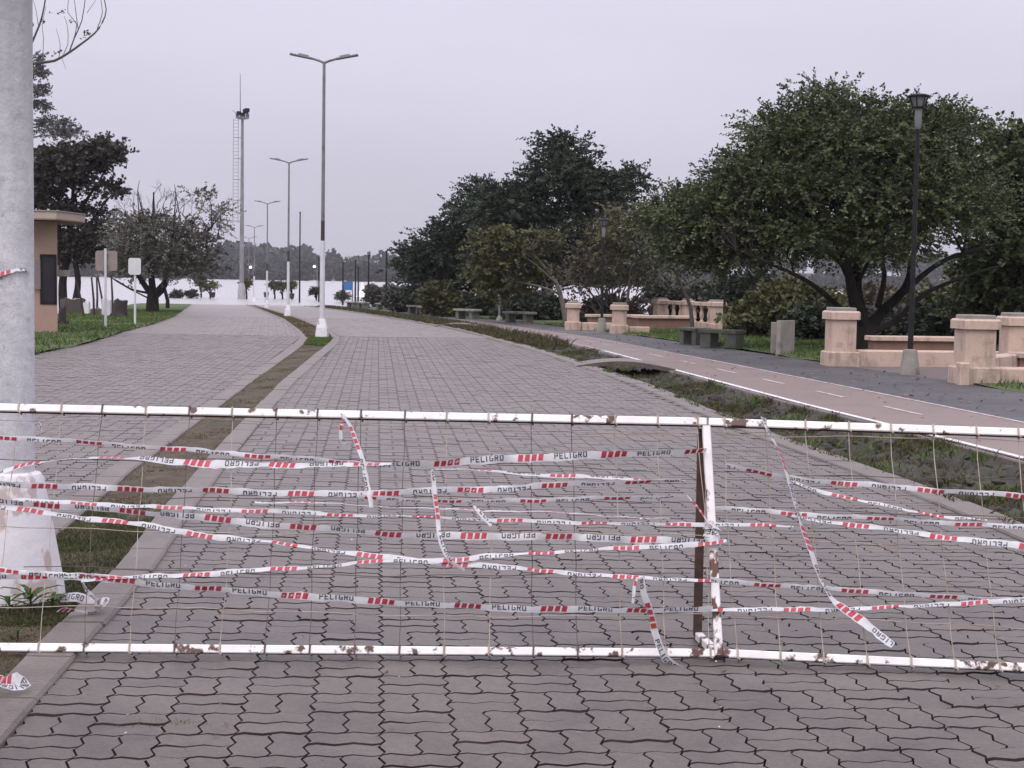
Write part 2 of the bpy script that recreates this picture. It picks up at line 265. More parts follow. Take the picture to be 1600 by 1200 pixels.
class MB:
    def __init__(s): s.v = []; s.f = []; s.m = []
    def add(s, V, F, mi=0):
        b = len(s.v); s.v += [tuple(float(c) for c in p) for p in V]; s.f += [tuple(i + b for i in f) for f in F]; s.m += [mi] * len(F); return s
    def box(s, c, d, rz=0.0, mi=0, taper=1.0, bev=0.0):
        """c = centre of the base, d = size; taper shrinks the top; bev chamfers the upright and top edges"""
        hx, hy, h = d[0] / 2, d[1] / 2, d[2]; b = min(bev, hx * .45, hy * .45)
        def ring(ax, ay, z, bb):
            if bb <= 0: return [(-ax, -ay, z), (ax, -ay, z), (ax, ay, z), (-ax, ay, z)]
            return [(-ax + bb, -ay, z), (ax - bb, -ay, z), (ax, -ay + bb, z), (ax, ay - bb, z), (ax - bb, ay, z), (-ax + bb, ay, z), (-ax, ay - bb, z), (-ax, -ay + bb, z)]
        rings = [ring(hx, hy, 0, b)]
        if b > 0: rings += [ring(hx * taper, hy * taper, h - b, b), ring(hx * taper - b, hy * taper - b, h, b * .4)]
        else: rings += [ring(hx * taper, hy * taper, h, 0)]
        n = len(rings[0]); V = [p for r in rings for p in r]; F = [tuple(range(n - 1, -1, -1)), tuple(range(len(V) - n, len(V)))]
        for k in range(len(rings) - 1):
            for i in range(n): j = (i + 1) % n; F.append((k * n + i, k * n + j, (k + 1) * n + j, (k + 1) * n + i))
        cs, sn = math.cos(rz), math.sin(rz)
        return s.add([(c[0] + x * cs - y * sn, c[1] + x * sn + y * cs, c[2] + z) for x, y, z in V], F, mi)
    def beam(s, P, Q, wd, ht, up=(0, 0, 1), mi=0, bev=.12):
        P, Q, up = (np.asarray(a, float) for a in (P, Q, up)); d = Q - P; d /= np.linalg.norm(d)
        sd = np.cross(d, up); sd /= np.linalg.norm(sd); u = np.cross(sd, d); V = []; b = min(wd, ht) * bev
        prof = [(-wd / 2 + b, -ht / 2), (wd / 2 - b, -ht / 2), (wd / 2, -ht / 2 + b), (wd / 2, ht / 2 - b), (wd / 2 - b, ht / 2), (-wd / 2 + b, ht / 2), (-wd / 2, ht / 2 - b), (-wd / 2, -ht / 2 + b)]
        for E in (P, Q): V += [E + sd * a + u * c for a, c in prof]
        n = 8; F = [tuple(range(n)), tuple(range(2 * n - 1, n - 1, -1))] + [(i, i + n, (i + 1) % n + n, (i + 1) % n) for i in range(n)]
        return s.add(V, F, mi)
    def tube(s, pts, rad, n=6, mi=0, cap=True):
        pts = [np.asarray(p, float) for p in pts]; m = len(pts)
        if not hasattr(rad, '__len__'): rad = [rad] * m
        V = []; ref = np.array([.31, .17, .93])
        for i in range(m):
            d = pts[min(i + 1, m - 1)] - pts[max(i - 1, 0)]; d = d / (np.linalg.norm(d) + 1e-9)
            if abs(d @ ref) > .95: a = np.cross(d, [1., 0, 0])
            else: a = np.cross(d, ref)
            a /= np.linalg.norm(a); b = np.cross(d, a)
            for k in range(n):
                t = 2 * math.pi * k / n; V.append(pts[i] + (a * math.cos(t) + b * math.sin(t)) * rad[i])
        F = [(i * n + k, i * n + (k + 1) % n, (i + 1) * n + (k + 1) % n, (i + 1) * n + k) for i in range(m - 1) for k in range(n)]
        if cap: F += [tuple(range(n - 1, -1, -1)), tuple(range((m - 1) * n, m * n))]
        return s.add(V, F, mi)
    def lathe(s, c, prof, n=16, mi=0):
        V = []; 
        for r, z in prof:
            for k in range(n): t = 2 * math.pi * (k + .5) / n; V.append((c[0] + r * math.cos(t), c[1] + r * math.sin(t), c[2] + z))
        m = len(prof)
        F = [(i * n + k, i * n + (k + 1) % n, (i + 1) * n + (k + 1) % n, (i + 1) * n + k) for i in range(m - 1) for k in range(n)]
        F += [tuple(range(n - 1, -1, -1)), tuple(range((m - 1) * n, m * n))]
        return s.add(V, F, mi)
    def prism(s, poly, z0, z1, mi=0):
        n = len(poly); V = [(x, y, z0) for x, y in poly] + [(x, y, z1) for x, y in poly]
        return s.add(V, [tuple(range(n - 1, -1, -1)), tuple(range(n, 2 * n))] + [(i, (i + 1) % n, (i + 1) % n + n, i + n) for i in range(n)], mi)
    def mesh(s, name, mats, smooth=False):
        me = bpy.data.meshes.new(name); me.from_pydata(s.v, [], s.f)
        for m in (mats if isinstance(mats, (list, tuple)) else [mats]): me.materials.append(m)
        me.polygons.foreach_set('material_index', s.m); me.polygons.foreach_set('use_smooth', [False] * len(me.polygons))
        bm = bmesh.new(); bm.from_mesh(me); bmesh.ops.recalc_face_normals(bm, faces=bm.faces); bm.to_mesh(me); bm.free()
        if smooth:
            me.polygons.foreach_set('use_smooth', [True] * len(me.polygons))
            try: me.set_sharp_from_angle(angle=math.radians(38))
            except Exception: pass
        me.update(); return me
    def obj(s, name, mats, parent=None, smooth=False, **kw):
        me = s.mesh(name, mats, smooth)
        if parent is not None:      # shape given in world metres: move it into the parent's frame
            me.transform((Matrix.Translation(parent.location) @ parent.rotation_euler.to_matrix().to_4x4()).inverted())
        return link(name, me, parent, **kw)
def copy_tree(o, parent=None):
    c = o.copy(); COL.objects.link(c); c.parent = parent
    for ch in o.children: copy_tree(ch, c)
    return c

# ------------------------------------------------------------------ terrain, water, lanes
def grid_mesh(name, X, Y, Z, m, smooth=True):
    ny, nx = X.shape; V = np.stack([X, Y, Z], -1).reshape(-1, 3); i = np.arange(ny - 1)[:, None] * nx + np.arange(nx - 1)[None]
    F = np.stack([i, i + 1, i + nx + 1, i + nx], -1).reshape(-1, 4); return np_mesh(name, V, F, m, smooth)
xs = np.unique(np.concatenate([np.linspace(-60, 60, 121), np.linspace(-900, 900, 61)])); ys = np.unique(np.concatenate([np.linspace(-30, 180, 141), np.linspace(180, 1250, 90)]))
XX, YY = np.meshgrid(xs, ys); ZZ = gz(XX, YY) - .45
ZZ = ZZ + sstep(690, 720, YY) * 2.0 + sstep(850, 1100, YY) * 9 * (1 + .35 * np.sin(XX / 90) + .2 * np.sin(XX / 37 + 1))
link('ground', grid_mesh('ground', XX, YY, ZZ, M_TERR), kind='structure')
mw = mat('flood_water', (.50, .48, .48), rough=.18, coords='World', spec=.6)
t = mw.node_tree; p = t.nodes['Principled BSDF']; ge = N(t, 'ShaderNodeNewGeometry'); mpw = N(t, 'ShaderNodeMapping'); mpw.inputs['Scale'].default_value = (1, .6, 1)
t.links.new(ge.outputs['Position'], mpw.inputs[0]); nw = N(t, 'ShaderNodeTexNoise'); nw.inputs['Scale'].default_value = 1.6; nw.inputs['Detail'].default_value = 4
t.links.new(mpw.outputs[0], nw.inputs['Vector']); bw = N(t, 'ShaderNodeBump'); bw.inputs['Distance'].default_value = .5; bw.inputs['Strength'].default_value = 1
t.links.new(nw.outputs[0], bw.inputs['Height']); t.links.new(bw.outputs[0], p.inputs['Normal']); p.inputs['IOR'].default_value = 1.33
link('water', grid_mesh('water', *np.meshgrid(np.linspace(-880, 880, 12), np.linspace(-28, 800, 12)), np.full((12, 12), -.8), mw), kind='structure')
def strip(name, fl, fr, y0, y1, dz, m, nx=2, step=1.0, zf=None, **kw):
    ys = np.arange(y0, y1 + step * .5, step); u = np.linspace(0, 1, nx); L_, R_ = fl(ys)[:, None], fr(ys)[:, None]
    X = L_ * (1 - u) + R_ * u; Y = np.repeat(ys[:, None], nx, 1); Z = gz(X, Y) + dz
    if zf is not None: Z = Z + zf(X, Y, np.broadcast_to(u, X.shape))
    return link(name, grid_mesh(name, X, Y, Z, m), **kw)
ST = dict(kind='structure')
off = lambda f, d: (lambda Y: f(Y) + d)
FAR0 = 40.0
KW = .2
strip('right_road_bed', off(med_r, .02), off(road_r, .05), 2, 13, 0.0, M_BED, **ST)
strip('left_road_bed', off(lane_l, -.02), off(med_l, -.02), 2, 13, 0.0, M_BED, **ST)
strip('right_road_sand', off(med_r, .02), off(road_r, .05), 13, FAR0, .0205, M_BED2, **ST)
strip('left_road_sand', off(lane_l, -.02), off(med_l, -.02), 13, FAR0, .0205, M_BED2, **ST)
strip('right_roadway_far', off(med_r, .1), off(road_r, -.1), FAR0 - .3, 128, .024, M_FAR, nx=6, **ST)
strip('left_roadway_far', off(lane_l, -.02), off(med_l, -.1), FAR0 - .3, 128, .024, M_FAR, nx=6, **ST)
strip('median_strip', off(med_l, -.04), off(med_r, .04), 2, 128, .026, M_MOSS, nx=7, step=.25,
      zf=lambda X, Y, u: .012 * np.sin(X * 9 + Y * 3) * np.sin(Y * 5.3) * np.sin(u * np.pi), **ST)
strip('cycle_path', path_l, path_r, 4, 125, .03, M_CYC, nx=5, **ST)
strip('walkway', off(path_r, -.02), walk_r, 4, 125, .026, M_WALK, nx=5, **ST)
nz = lambda X, Y, f, s: np.sin(X * f + s) * np.sin(Y * f * .83 + 2 * s) + .5 * np.sin(X * f * 2.3 - Y * f * 1.7 + s)
def in_bay(X, Y): return (X > 6.2 + (29.4 - Y) * .12) & (X < 9.9) & (Y > 25.7) & (Y < 29.5)
def lawn_z(X, Y, u): return .02 * nz(X, Y, 1.3, 1) - .12 * ((X > 6.0) & (X < 10.4) & (Y > 25.0) & (Y < 30.2))
strip('left_lawn', off(lane_l, -16), off(lane_l, .0), 4, 118, .055, M_LAWN, nx=26, step=.8, zf=lawn_z, **ST)
strip('right_lawn', off(walk_r, -.02), off(walk_r, 24), 4, 118, .05, M_LAWN, nx=36, step=.8, zf=lawn_z, **ST)
def ditch(X, Y, u):
    return (-.17 * np.sin(np.pi * u) ** .8 * sstep(60, 42, Y) + (.035 * nz(X, Y, 5.1, 2) + .03 * nz(X, Y, 11.3, 5) + .02 * nz(X, Y, 23, 1)) * np.sin(np.pi * np.clip(u, .02, .98)) ** .5)
strip('verge', off(road_r, .16), off(path_l, .02), 4, 118, .02, M_SOIL, nx=28, step=.09, zf=ditch, **ST)

pm = MB().add([(6.0, 29.9, .022), (7.0, 24.9, .022), (10.6, 24.9, .022), (10.6, 30.4, .022)], [(0, 1, 2, 3)]).obj('bay_paving', mat('bay_brick', (.15, .115, .105), (.11, .09, .085), scale=3, rough=.85, bump=.004, bscale=30, coords='World'), kind='structure')
# kerbs: concrete bands, each stone a block of its own where it is near
def kerb_run(name, f, y0, y1, wd, z0, z1, seg, far_from):
    par = None; mb = MB(); pieces = []
    y = y0
    while y < y1:
        ln = seg if y < far_from else seg * 4
        a, b = y + .004, min(y + ln, y1) - .004; g = random.uniform(-.004, .004)
        wf = wd * (1 - .45 * float(sstep(34, 42, y))); P = [(f(a) - wf / 2, a), (f(a) + wf / 2, a), (f(b) + wf / 2, b), (f(b) - wf / 2, b)]
        h = .012; j = random.uniform(-.006, .006)
        zt = float(base(y)) + z1 + g
        V = [(x + j, yy, float(base(yy)) + z0) for x, yy in P] + [(x + j, yy, zt - h) for x, yy in P] + \
            [(x + j + (h if k in (0, 3) else -h), yy + (h * .5 if k < 2 else -h * .5), zt) for k, (x, yy) in enumerate(P)]
        F = [(0, 1, 5, 4), (1, 2, 6, 5), (2, 3, 7, 6), (3, 0, 4, 7), (4, 5, 9, 8), (5, 6, 10, 9), (6, 7, 11, 10), (7, 4, 8, 11), (8, 9, 10, 11)]
        if y < far_from: pieces.append((V, F))
        else: mb.add(V, F)
        y += ln
    root = mb.obj(name, M_KERB, kind='structure')
    for V, F in pieces: MB().add(V, F).obj('kerb_stone', M_KERB, root)
kerb_run('median_right_kerb', off(med_r, KW / 2), 3, 120, KW, -.1, .052, .6, 24)
kerb_run('median_left_kerb', off(med_l, -KW / 2), 3, 120, KW, -.1, .052, .6, 24)
kerb_run('road_right_kerb', off(road_r, .1), 6, 120, .26, -.25, .05, .8, 30)
kerb_run('cycle_path_edging', off(path_l, -.03), 8, 60, .07, -.3, .027, 1.0, 30)

# painted lines on the cycle path
cyc = bpy.data.objects['cycle_path']
def paint(name, f, wd, y0, y1, m, dz=.034):
    ys = np.arange(y0, y1 + .01, .4 if y1 - y0 < 3 else .7); c = f(ys)
    X = np.stack([c - wd / 2, c + wd / 2], 1); Y = np.repeat(ys[:, None], 2, 1)
    return link(name, grid_mesh(name, X, Y, gz(X, Y) + dz, m), cyc)
paint('edge_line', off(path_l, .07), .085, 8, 34, M_LINE)
paint('edge_line', off(path_l, .07), .085, 34, 60, M_LINE2)
paint('edge_line', off(path_r, -.06), .07, 8, 50, M_LINE2)
mid = lambda Y: path_l(Y) * .47 + path_r(Y) * .53
for k in range(16): paint('dash', mid, .075, 10.4 + k * 2.63, 11.7 + k * 2.63, M_LINE2)

# ------------------------------------------------------------------ block paving
A0 = math.radians(5.05); UA = np.array([math.cos(A0), math.sin(A0)]); VA = np.array([-math.sin(A0), math.cos(A0)]); LU = .2455
O0 = np.array([-.40, 4.865]); AMP, GAP, TOPZ = .0105, .0019, .03
def sw(t): return AMP * (1 - 2 * (int(round(t * 8 - 1)) // 2 % 2)) if (round(t * 8) % 2) else 0.0
def outline(u0, u1, v0, v1, g, h=None):
    h = g if h is None else h; st = lambda a, b: [a + k / 8 for k in range(1, int(round(8 * (b - a))), 2)]
    pts = [(u0 * LU + g, v0 * LU + h)] + [(t * LU, v0 * LU + sw(t) + h) for t in st(u0, u1)]
    pts += [(u1 * LU - g, v0 * LU + h)] + [(u1 * LU + sw(t) - g, t * LU) for t in st(v0, v1)]
    pts += [(u1 * LU - g, v1 * LU - h)] + [(t * LU, v1 * LU + sw(t) - h) for t in reversed(st(u0, u1))]
    pts += [(u0 * LU + g, v1 * LU - h)] + [(u0 * LU + sw(t) + g, t * LU) for t in reversed(st(v0, v1))]
    return np.array(pts)
SH = [(0, .5, 0, 1), (.5, 1, 0, 1), (0, 1, 0, .5), (0, 1, .5, 1)]      # two upright blocks or two lying ones
SHV = []; SHV2 = []
for a in SH:
    lo_, up_ = outline(*a, GAP, .0030), outline(*a, GAP + .0022, .0076); c = lo_.mean(0)
    up2 = outline(*a, GAP + .0022, .0048); SHV2.append(np.c_[up2 - c, np.zeros(16)])
    SHV.append((c, np.vstack([np.c_[up_ - c, np.zeros(16)], np.c_[lo_ - c, np.full(16, -.0075)], np.c_[lo_ - c, np.full(16, -.034)]])))
def road_side(X, Y):
    if Y < 2.5 or Y > FAR0: return None
    if med_r(Y) + KW - .05 < X < road_r(Y) - .0: return 'right'
    if lane_l(Y) + .05 < X < med_l(Y) - KW + .05: return 'left'
spots = []
for j in range(-8, 150):
    for i in range(-45, 30):
        for s in ((0, 1) if (i + j) % 2 == 0 else (2, 3)):
            q = O0 + UA * (i * LU + SHV[s][0][0]) + VA * (j * LU + SHV[s][0][1]); X, Y = q
            r = road_side(X, Y)
            if r is None: continue
            if abs(X) > .36 * Y + 1.2: continue
            spots.append((X, Y, s, r))
def seen(X, Y):
    d = np.array([X, Y, -EYE]); z = d @ FW; return abs(d @ RT / z) < 800 / FPX and abs(d @ UP / z) < 600 / FPX
road = {}
spots.sort(key=lambda q: (not seen(q[0], q[1]), q[1] ** 2 + q[0] ** 2))
near = [q for q in spots if q[3] == 'right'][:290]; nset = set((q[0], q[1]) for q in near); rest = [q for q in spots if (q[0], q[1]) not in nset]
F3 = [tuple(range(16))] + [(i, i + 16, (i + 1) % 16 + 16, (i + 1) % 16) for i in range(16)] + [(i + 16, i + 32, (i + 1) % 16 + 32, (i + 1) % 16 + 16) for i in range(16)]
PM = []
for c, V in SHV:
    cs, sn = math.cos(A0), math.sin(A0); W = np.c_[V[:, 0] * cs - V[:, 1] * sn, V[:, 0] * sn + V[:, 1] * cs, V[:, 2]]
    me = bpy.data.meshes.new('paver'); me.from_pydata([tuple(map(float, p)) for p in W], [], F3); me.polygons.foreach_set('use_smooth', [False] * 33); me.materials.append(M_PAV1); me.materials.append(M_JNT); me.polygons.foreach_set('material_index', [0] + [1] * 32)
    bm = bmesh.new(); bm.from_mesh(me); bmesh.ops.recalc_face_normals(bm, faces=bm.faces); bm.to_mesh(me); bm.free(); me.update(); V2 = SHV2[len(PM)]; PM.append((me, W, np.c_[V2[:, 0] * cs - V2[:, 1] * sn, V2[:, 0] * sn + V2[:, 1] * cs, V2[:, 2]]))
rb = bpy.data.objects['right_road_bed']; lb = bpy.data.objects['left_road_bed']
for X, Y, s, r in near:
    o = bpy.data.objects.new('paver', PM[s][0]); COL.objects.link(o); o.parent = rb
    o.location = (X, Y, TOPZ + float(base(Y)) + random.gauss(0, .0016)); o.rotation_euler = (random.gauss(0, .007), random.gauss(0, .007), random.gauss(0, .004))
def joined(name, sp, parent):
    V = []; T = []; plain = []
    for X, Y, s, r in sp:
        W = PM[s][1][:32].copy(); W[16:, 2] *= 4; plain.append(random.random() < (Y - 9.5) / 7)
        if plain[-1]: W[:16] = PM[s][2]
        W[:, 2] += W[:, 0] * random.gauss(0, .004) + W[:, 1] * random.gauss(0, .004)
        V.append(W + np.array([X, Y, TOPZ + float(base(Y)) + random.gauss(0, .0012)])); T.append(np.full(32, random.random()))
    V = np.vstack(V); T = np.concatenate(T); k = len(sp); b = np.arange(k)[:, None] * 32
    ngs = (b + np.arange(16)[None]); i = np.arange(16); q = np.stack([i + 16, (i + 1) % 16 + 16, (i + 1) % 16, i], -1)
    qs = (b[:, :, None] + q[None]).reshape(-1, 4)
    # joints across the road are packed level with sand farther out: there only the joints along the road stay open and dark
    MI = np.ones((k, 16)); 
    for a_, (X, Y, s_, r) in enumerate(sp):
        if plain[a_]:
            q0 = SHV[s_][1][:16, :2]; e = np.roll(q0, -1, 0) - q0; MI[a_] = 2 * (np.abs(e[:, 1]) > np.abs(e[:, 0]) * .75)
    me = bpy.data.meshes.new(name); me.vertices.add(len(V)); me.vertices.foreach_set('co', V.astype(np.float32).ravel())
    lp = np.concatenate([ngs.ravel(), qs.ravel()]).astype(np.int32); me.loops.add(len(lp)); me.loops.foreach_set('vertex_index', lp)
    tot = np.concatenate([np.full(k, 16), np.full(len(qs), 4)]).astype(np.int32); me.polygons.add(len(tot))
    me.polygons.foreach_set('loop_start', np.concatenate([[0], np.cumsum(tot)[:-1]]).astype(np.int32)); me.polygons.foreach_set('loop_total', tot)
    a = me.attributes.new('tone', 'FLOAT', 'POINT'); a.data.foreach_set('value', T.astype(np.float32)); me.polygons.foreach_set('use_smooth', np.zeros(len(tot), bool)); me.materials.append(M_PAVN); me.materials.append(M_JNT); me.materials.append(M_JNT2); me.polygons.foreach_set('material_index', np.concatenate([np.zeros(k), MI.ravel()]).astype(np.int32)); me.update(calc_edges=True)
    link(name, me, parent, kind='stuff')
def far_blocks(name, fl, fr, y0, y1, ang, parent):
    ca, sa = math.cos(ang), math.sin(ang); rng = np.random.default_rng(3); V = []; F = []; T = []; MIx = []
    for j in range(0, int((y1 - y0) / LU * 1.15)):
        for i in range(-150, 60):
            for s_ in ((0, 1) if (i + j) % 2 == 0 else (2, 3)):
                u0, u1, v0, v1 = SH[s_]; cx, cy = (i + (u0 + u1) / 2) * LU, (j + (v0 + v1) / 2) * LU; X = cx * ca - cy * sa - 5.0; Y = y0 + cx * sa + cy * ca
                if not (y0 - .1 < Y < y1): continue
                if not (float(fl(Y)) < X < float(fr(Y))): continue
                hx, hy = (u1 - u0) * LU / 2 - .003, (v1 - v0) * LU / 2 - .003; z = float(base(Y)) + .0335 + rng.normal(0, .0012); b0 = len(V)
                for k_, (dx, dy, dz) in enumerate(((-hx, -hy, -.009), (hx, -hy, -.009), (hx, hy, -.009), (-hx, hy, -.009), (-hx + .004, -hy + .004, 0), (hx - .004, -hy + .004, 0), (hx - .004, hy - .004, 0), (-hx + .004, hy - .004, 0))):
                    V.append((X + dx * ca - dy * sa, Y + dx * sa + dy * ca, z + dz))
                F += [(b0 + 4, b0 + 5, b0 + 6, b0 + 7)] + [(b0 + k_, b0 + (k_ + 1) % 4, b0 + 4 + (k_ + 1) % 4, b0 + 4 + k_) for k_ in range(4)]; MIx += [0, 0, 0, 0, 0]; T += [rng.random()] * 8
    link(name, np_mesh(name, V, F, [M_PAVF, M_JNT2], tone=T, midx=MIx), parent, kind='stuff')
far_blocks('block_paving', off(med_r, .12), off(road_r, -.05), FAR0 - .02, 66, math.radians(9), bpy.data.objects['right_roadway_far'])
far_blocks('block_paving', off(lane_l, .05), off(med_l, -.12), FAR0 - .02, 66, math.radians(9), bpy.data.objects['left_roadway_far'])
joined('block_paving', [q for q in rest if q[3] == 'right'], rb)
joined('block_paving', [q for q in rest if q[3] == 'left'], lb)

# ------------------------------------------------------------------ barrier fence
LEAN = .36
BM = np.array([.86, 6.17, .062]); BL = np.array([-2.35, 6.06, .062]); BR = np.array([3.9, 5.78, .062])
TM = at(1103, 660, 6.53); TL = at(-150, 635, 6.41); TR = at(2250, 700, 6.15)
TL[0] = BL[0] - .01; TR[0] = BR[0]
fen = empty('barrier_fence', (BM[0], BM[1], .03), label='long low barrier of rusty white tube and wire mesh leaning across the road', cat='barrier')
def rail(name, P, Q, w_, m, up=(0, 0, 1)):
    o = MB().beam(P, Q, w_, w_, up).obj(name, [m, M_RUST], fen, smooth=False)
    for f in o.data.polygons:
        if f.normal.z < -.45: f.material_index = 1
    return o
PN = np.cross(BM - BL, TM - BM); PN /= np.linalg.norm(PN)
if PN[1] > 0: PN = -PN
PN2 = np.cross(BR - BM, TM - BM); PN2 /= np.linalg.norm(PN2)
if PN2[1] > 0: PN2 = -PN2
RW = .034
rail('top_rail', TL, TM, RW, M_WHITE, PN); rail('top_rail', TM + (TR - TM) * .004, TR, RW, M_WHITE, PN2)
rail('bottom_rail', BL, BM - np.array([.02, 0, 0]), RW, M_WHITE, PN); rail('bottom_rail', BM + np.array([.02, 0, 0]), BR, RW, M_WHITE, PN2)
def stand(B, T, tag_=''):
    up = (T - B) / np.linalg.norm(T - B)
    MB().beam(B - up * .035, T - up * .018, .035, .03, (0, -1, 0)).obj('post', M_POSTW, fen)
    bk = np.array([T[0] - .012, T[1] + .012, .048])
    MB().beam(bk, np.array([T[0] - .012, T[1] + .034, T[2] - .03]), .036, .03, (0, -1, 0)).obj('back_strut', M_RUST, fen)
    MB().beam(B + np.array([0, .02, -.008]), bk + np.array([0, .03, 0]), .034, .034).obj('foot_bar', M_POSTW, fen)
    MB().box((B[0] + .004, B[1] - .004, .03), (.042, .042, .03), bev=.004).obj('rubber_foot', M_BLACK, fen)
stand(BM, TM); stand(BL, TL); stand(BR, TR)
def panel_wires(B0, B1, T0, T1, nrm, n0, sp, right):
    Lb = np.linalg.norm(B1 - B0); k = n0
    rnd = random.Random(5 + right)
    while k < Lb:
        f = k / Lb; b = B0 + (B1 - B0) * f; tt = T0 + (T1 - T0) * f + np.array([rnd.gauss(0, .004), 0, 0])
        pts = []; wob = rnd.gauss(0, .006)
        for q in np.linspace(0, 1, 9): pts.append(b + (tt - b) * q + nrm * (.0 + .004 * math.sin(q * 9 + k)) + np.array([wob * math.sin(q * math.pi) + .003 * math.sin(q * 17 + k * 3), 0, 0]))
        m = MB().tube(pts, .002, 4)
        ex = (B1 - B0) / Lb
        for c, sg in ((b, -1), (tt, 1)):      # the wire is bent once round each rail
            up = (tt - b) / np.linalg.norm(tt - b); h = RW / 2 + .003
            loop = [c + nrm * a1 * h + up * a2 * h + ex * dx for a1, a2, dx in ((1, -1, 0), (1, 1, .002), (-1, 1, .004), (-1, -1, .006), (1, -1, .008))]
            m.tube(loop, .0042, 4)
        m.obj('mesh_wire', M_WIRED if rnd.random() < .33 else M_WIRE, fen)
        k += sp
    return
panel_wires(BL, BM, TL, TM, PN, .11, .1803, 0); panel_wires(BM, BR, TM, TR, PN2, .075, .172, 1)
for (B0, B1, T0, T1, nr, segs) in ((BL, BM, TL, TM, PN, 1), (BM, BR, TM, TR, PN2, 2)):
    for hh, (h, brk) in enumerate(((.155, .0), (.32, .5), (.49, .15), (.635, .3), (.79, .2), (.955, .0))):
        rnd = random.Random(hh * 3 + segs); f0, f1 = .01, .99
        if brk: f0 = rnd.uniform(0, brk); f1 = 1 - rnd.uniform(0, brk * .6)
        pts = []
        for q in np.linspace(f0, f1, 30):
            b = B0 + (B1 - B0) * q; tt = T0 + (T1 - T0) * q; pts.append(b + (tt - b) * (h + .012 * math.sin(q * 7 + hh) + .004 * math.sin(q * 41)) + nr * .004)
        MB().tube(pts, .0018, 4).obj('mesh_wire', M_WIRE if hh in (0, 2, 5) else M_WIRED, fen)

# ------------------------------------------------------------------ warning tape
def on_fence(px, py, o=.012):
    d = ray(px, py); nr = PN if px < 1118 else PN2; c = np.array([0, 0, EYE]); s = ((BM - c) @ nr) / (d @ nr)
    return c + d * s + nr * o
REC = lambda a, b, c, d: [(a, c), (b, c), (b, d), (a, d)]
GL = {'P': [REC(0, .24, 0, 1), REC(.24, .9, .83, 1), REC(.24, .9, .40, .57), REC(.68, .92, .57, .83)],
      'E': [REC(0, .24, 0, 1), REC(.24, .9, .83, 1), REC(.24, .8, .42, .58), REC(.24, .9, 0, .17)],
      'L': [REC(0, .24, 0, 1), REC(.24, .88, 0, .17)], 'I': [REC(.3, .56, 0, 1)],
      'G': [REC(0, .24, .1, .9), REC(.1, .9, .83, 1), REC(.1, .9, 0, .17), REC(.68, .92, .17, .5), REC(.48, .68, .38, .5)],
      'R': [REC(0, .24, 0, 1), REC(.24, .88, .83, 1), REC(.24, .88, .42, .58), REC(.66, .92, .58, .83), [(.4, .42), (.66, .42), (.95, 0), (.69, 0)]],
      'O': [REC(0, .24, .08, .92), REC(.68, .92, .08, .92), REC(.1, .84, .83, 1), REC(.1, .84, 0, .17)]}
TW = .044
def smooth_path(P, step=.022):
    P = [np.asarray(p, float) for p in P]; out = []
    Q = [2 * P[0] - P[1]] + P + [2 * P[-1] - P[-2]]
    for i in range(1, len(Q) - 2):
        n = max(2, int(np.linalg.norm(Q[i + 1] - Q[i]) / step))
        for k in range(n):
            t = k / n; a, b, c, d = Q[i - 1], Q[i], Q[i + 1], Q[i + 2]
            out.append(.5 * (2 * b + (c - a) * t + (2 * a - 5 * b + 4 * c - d) * t * t + (3 * b - a - 3 * c + d) * t ** 3))
    out.append(P[-1]); return np.array(out)
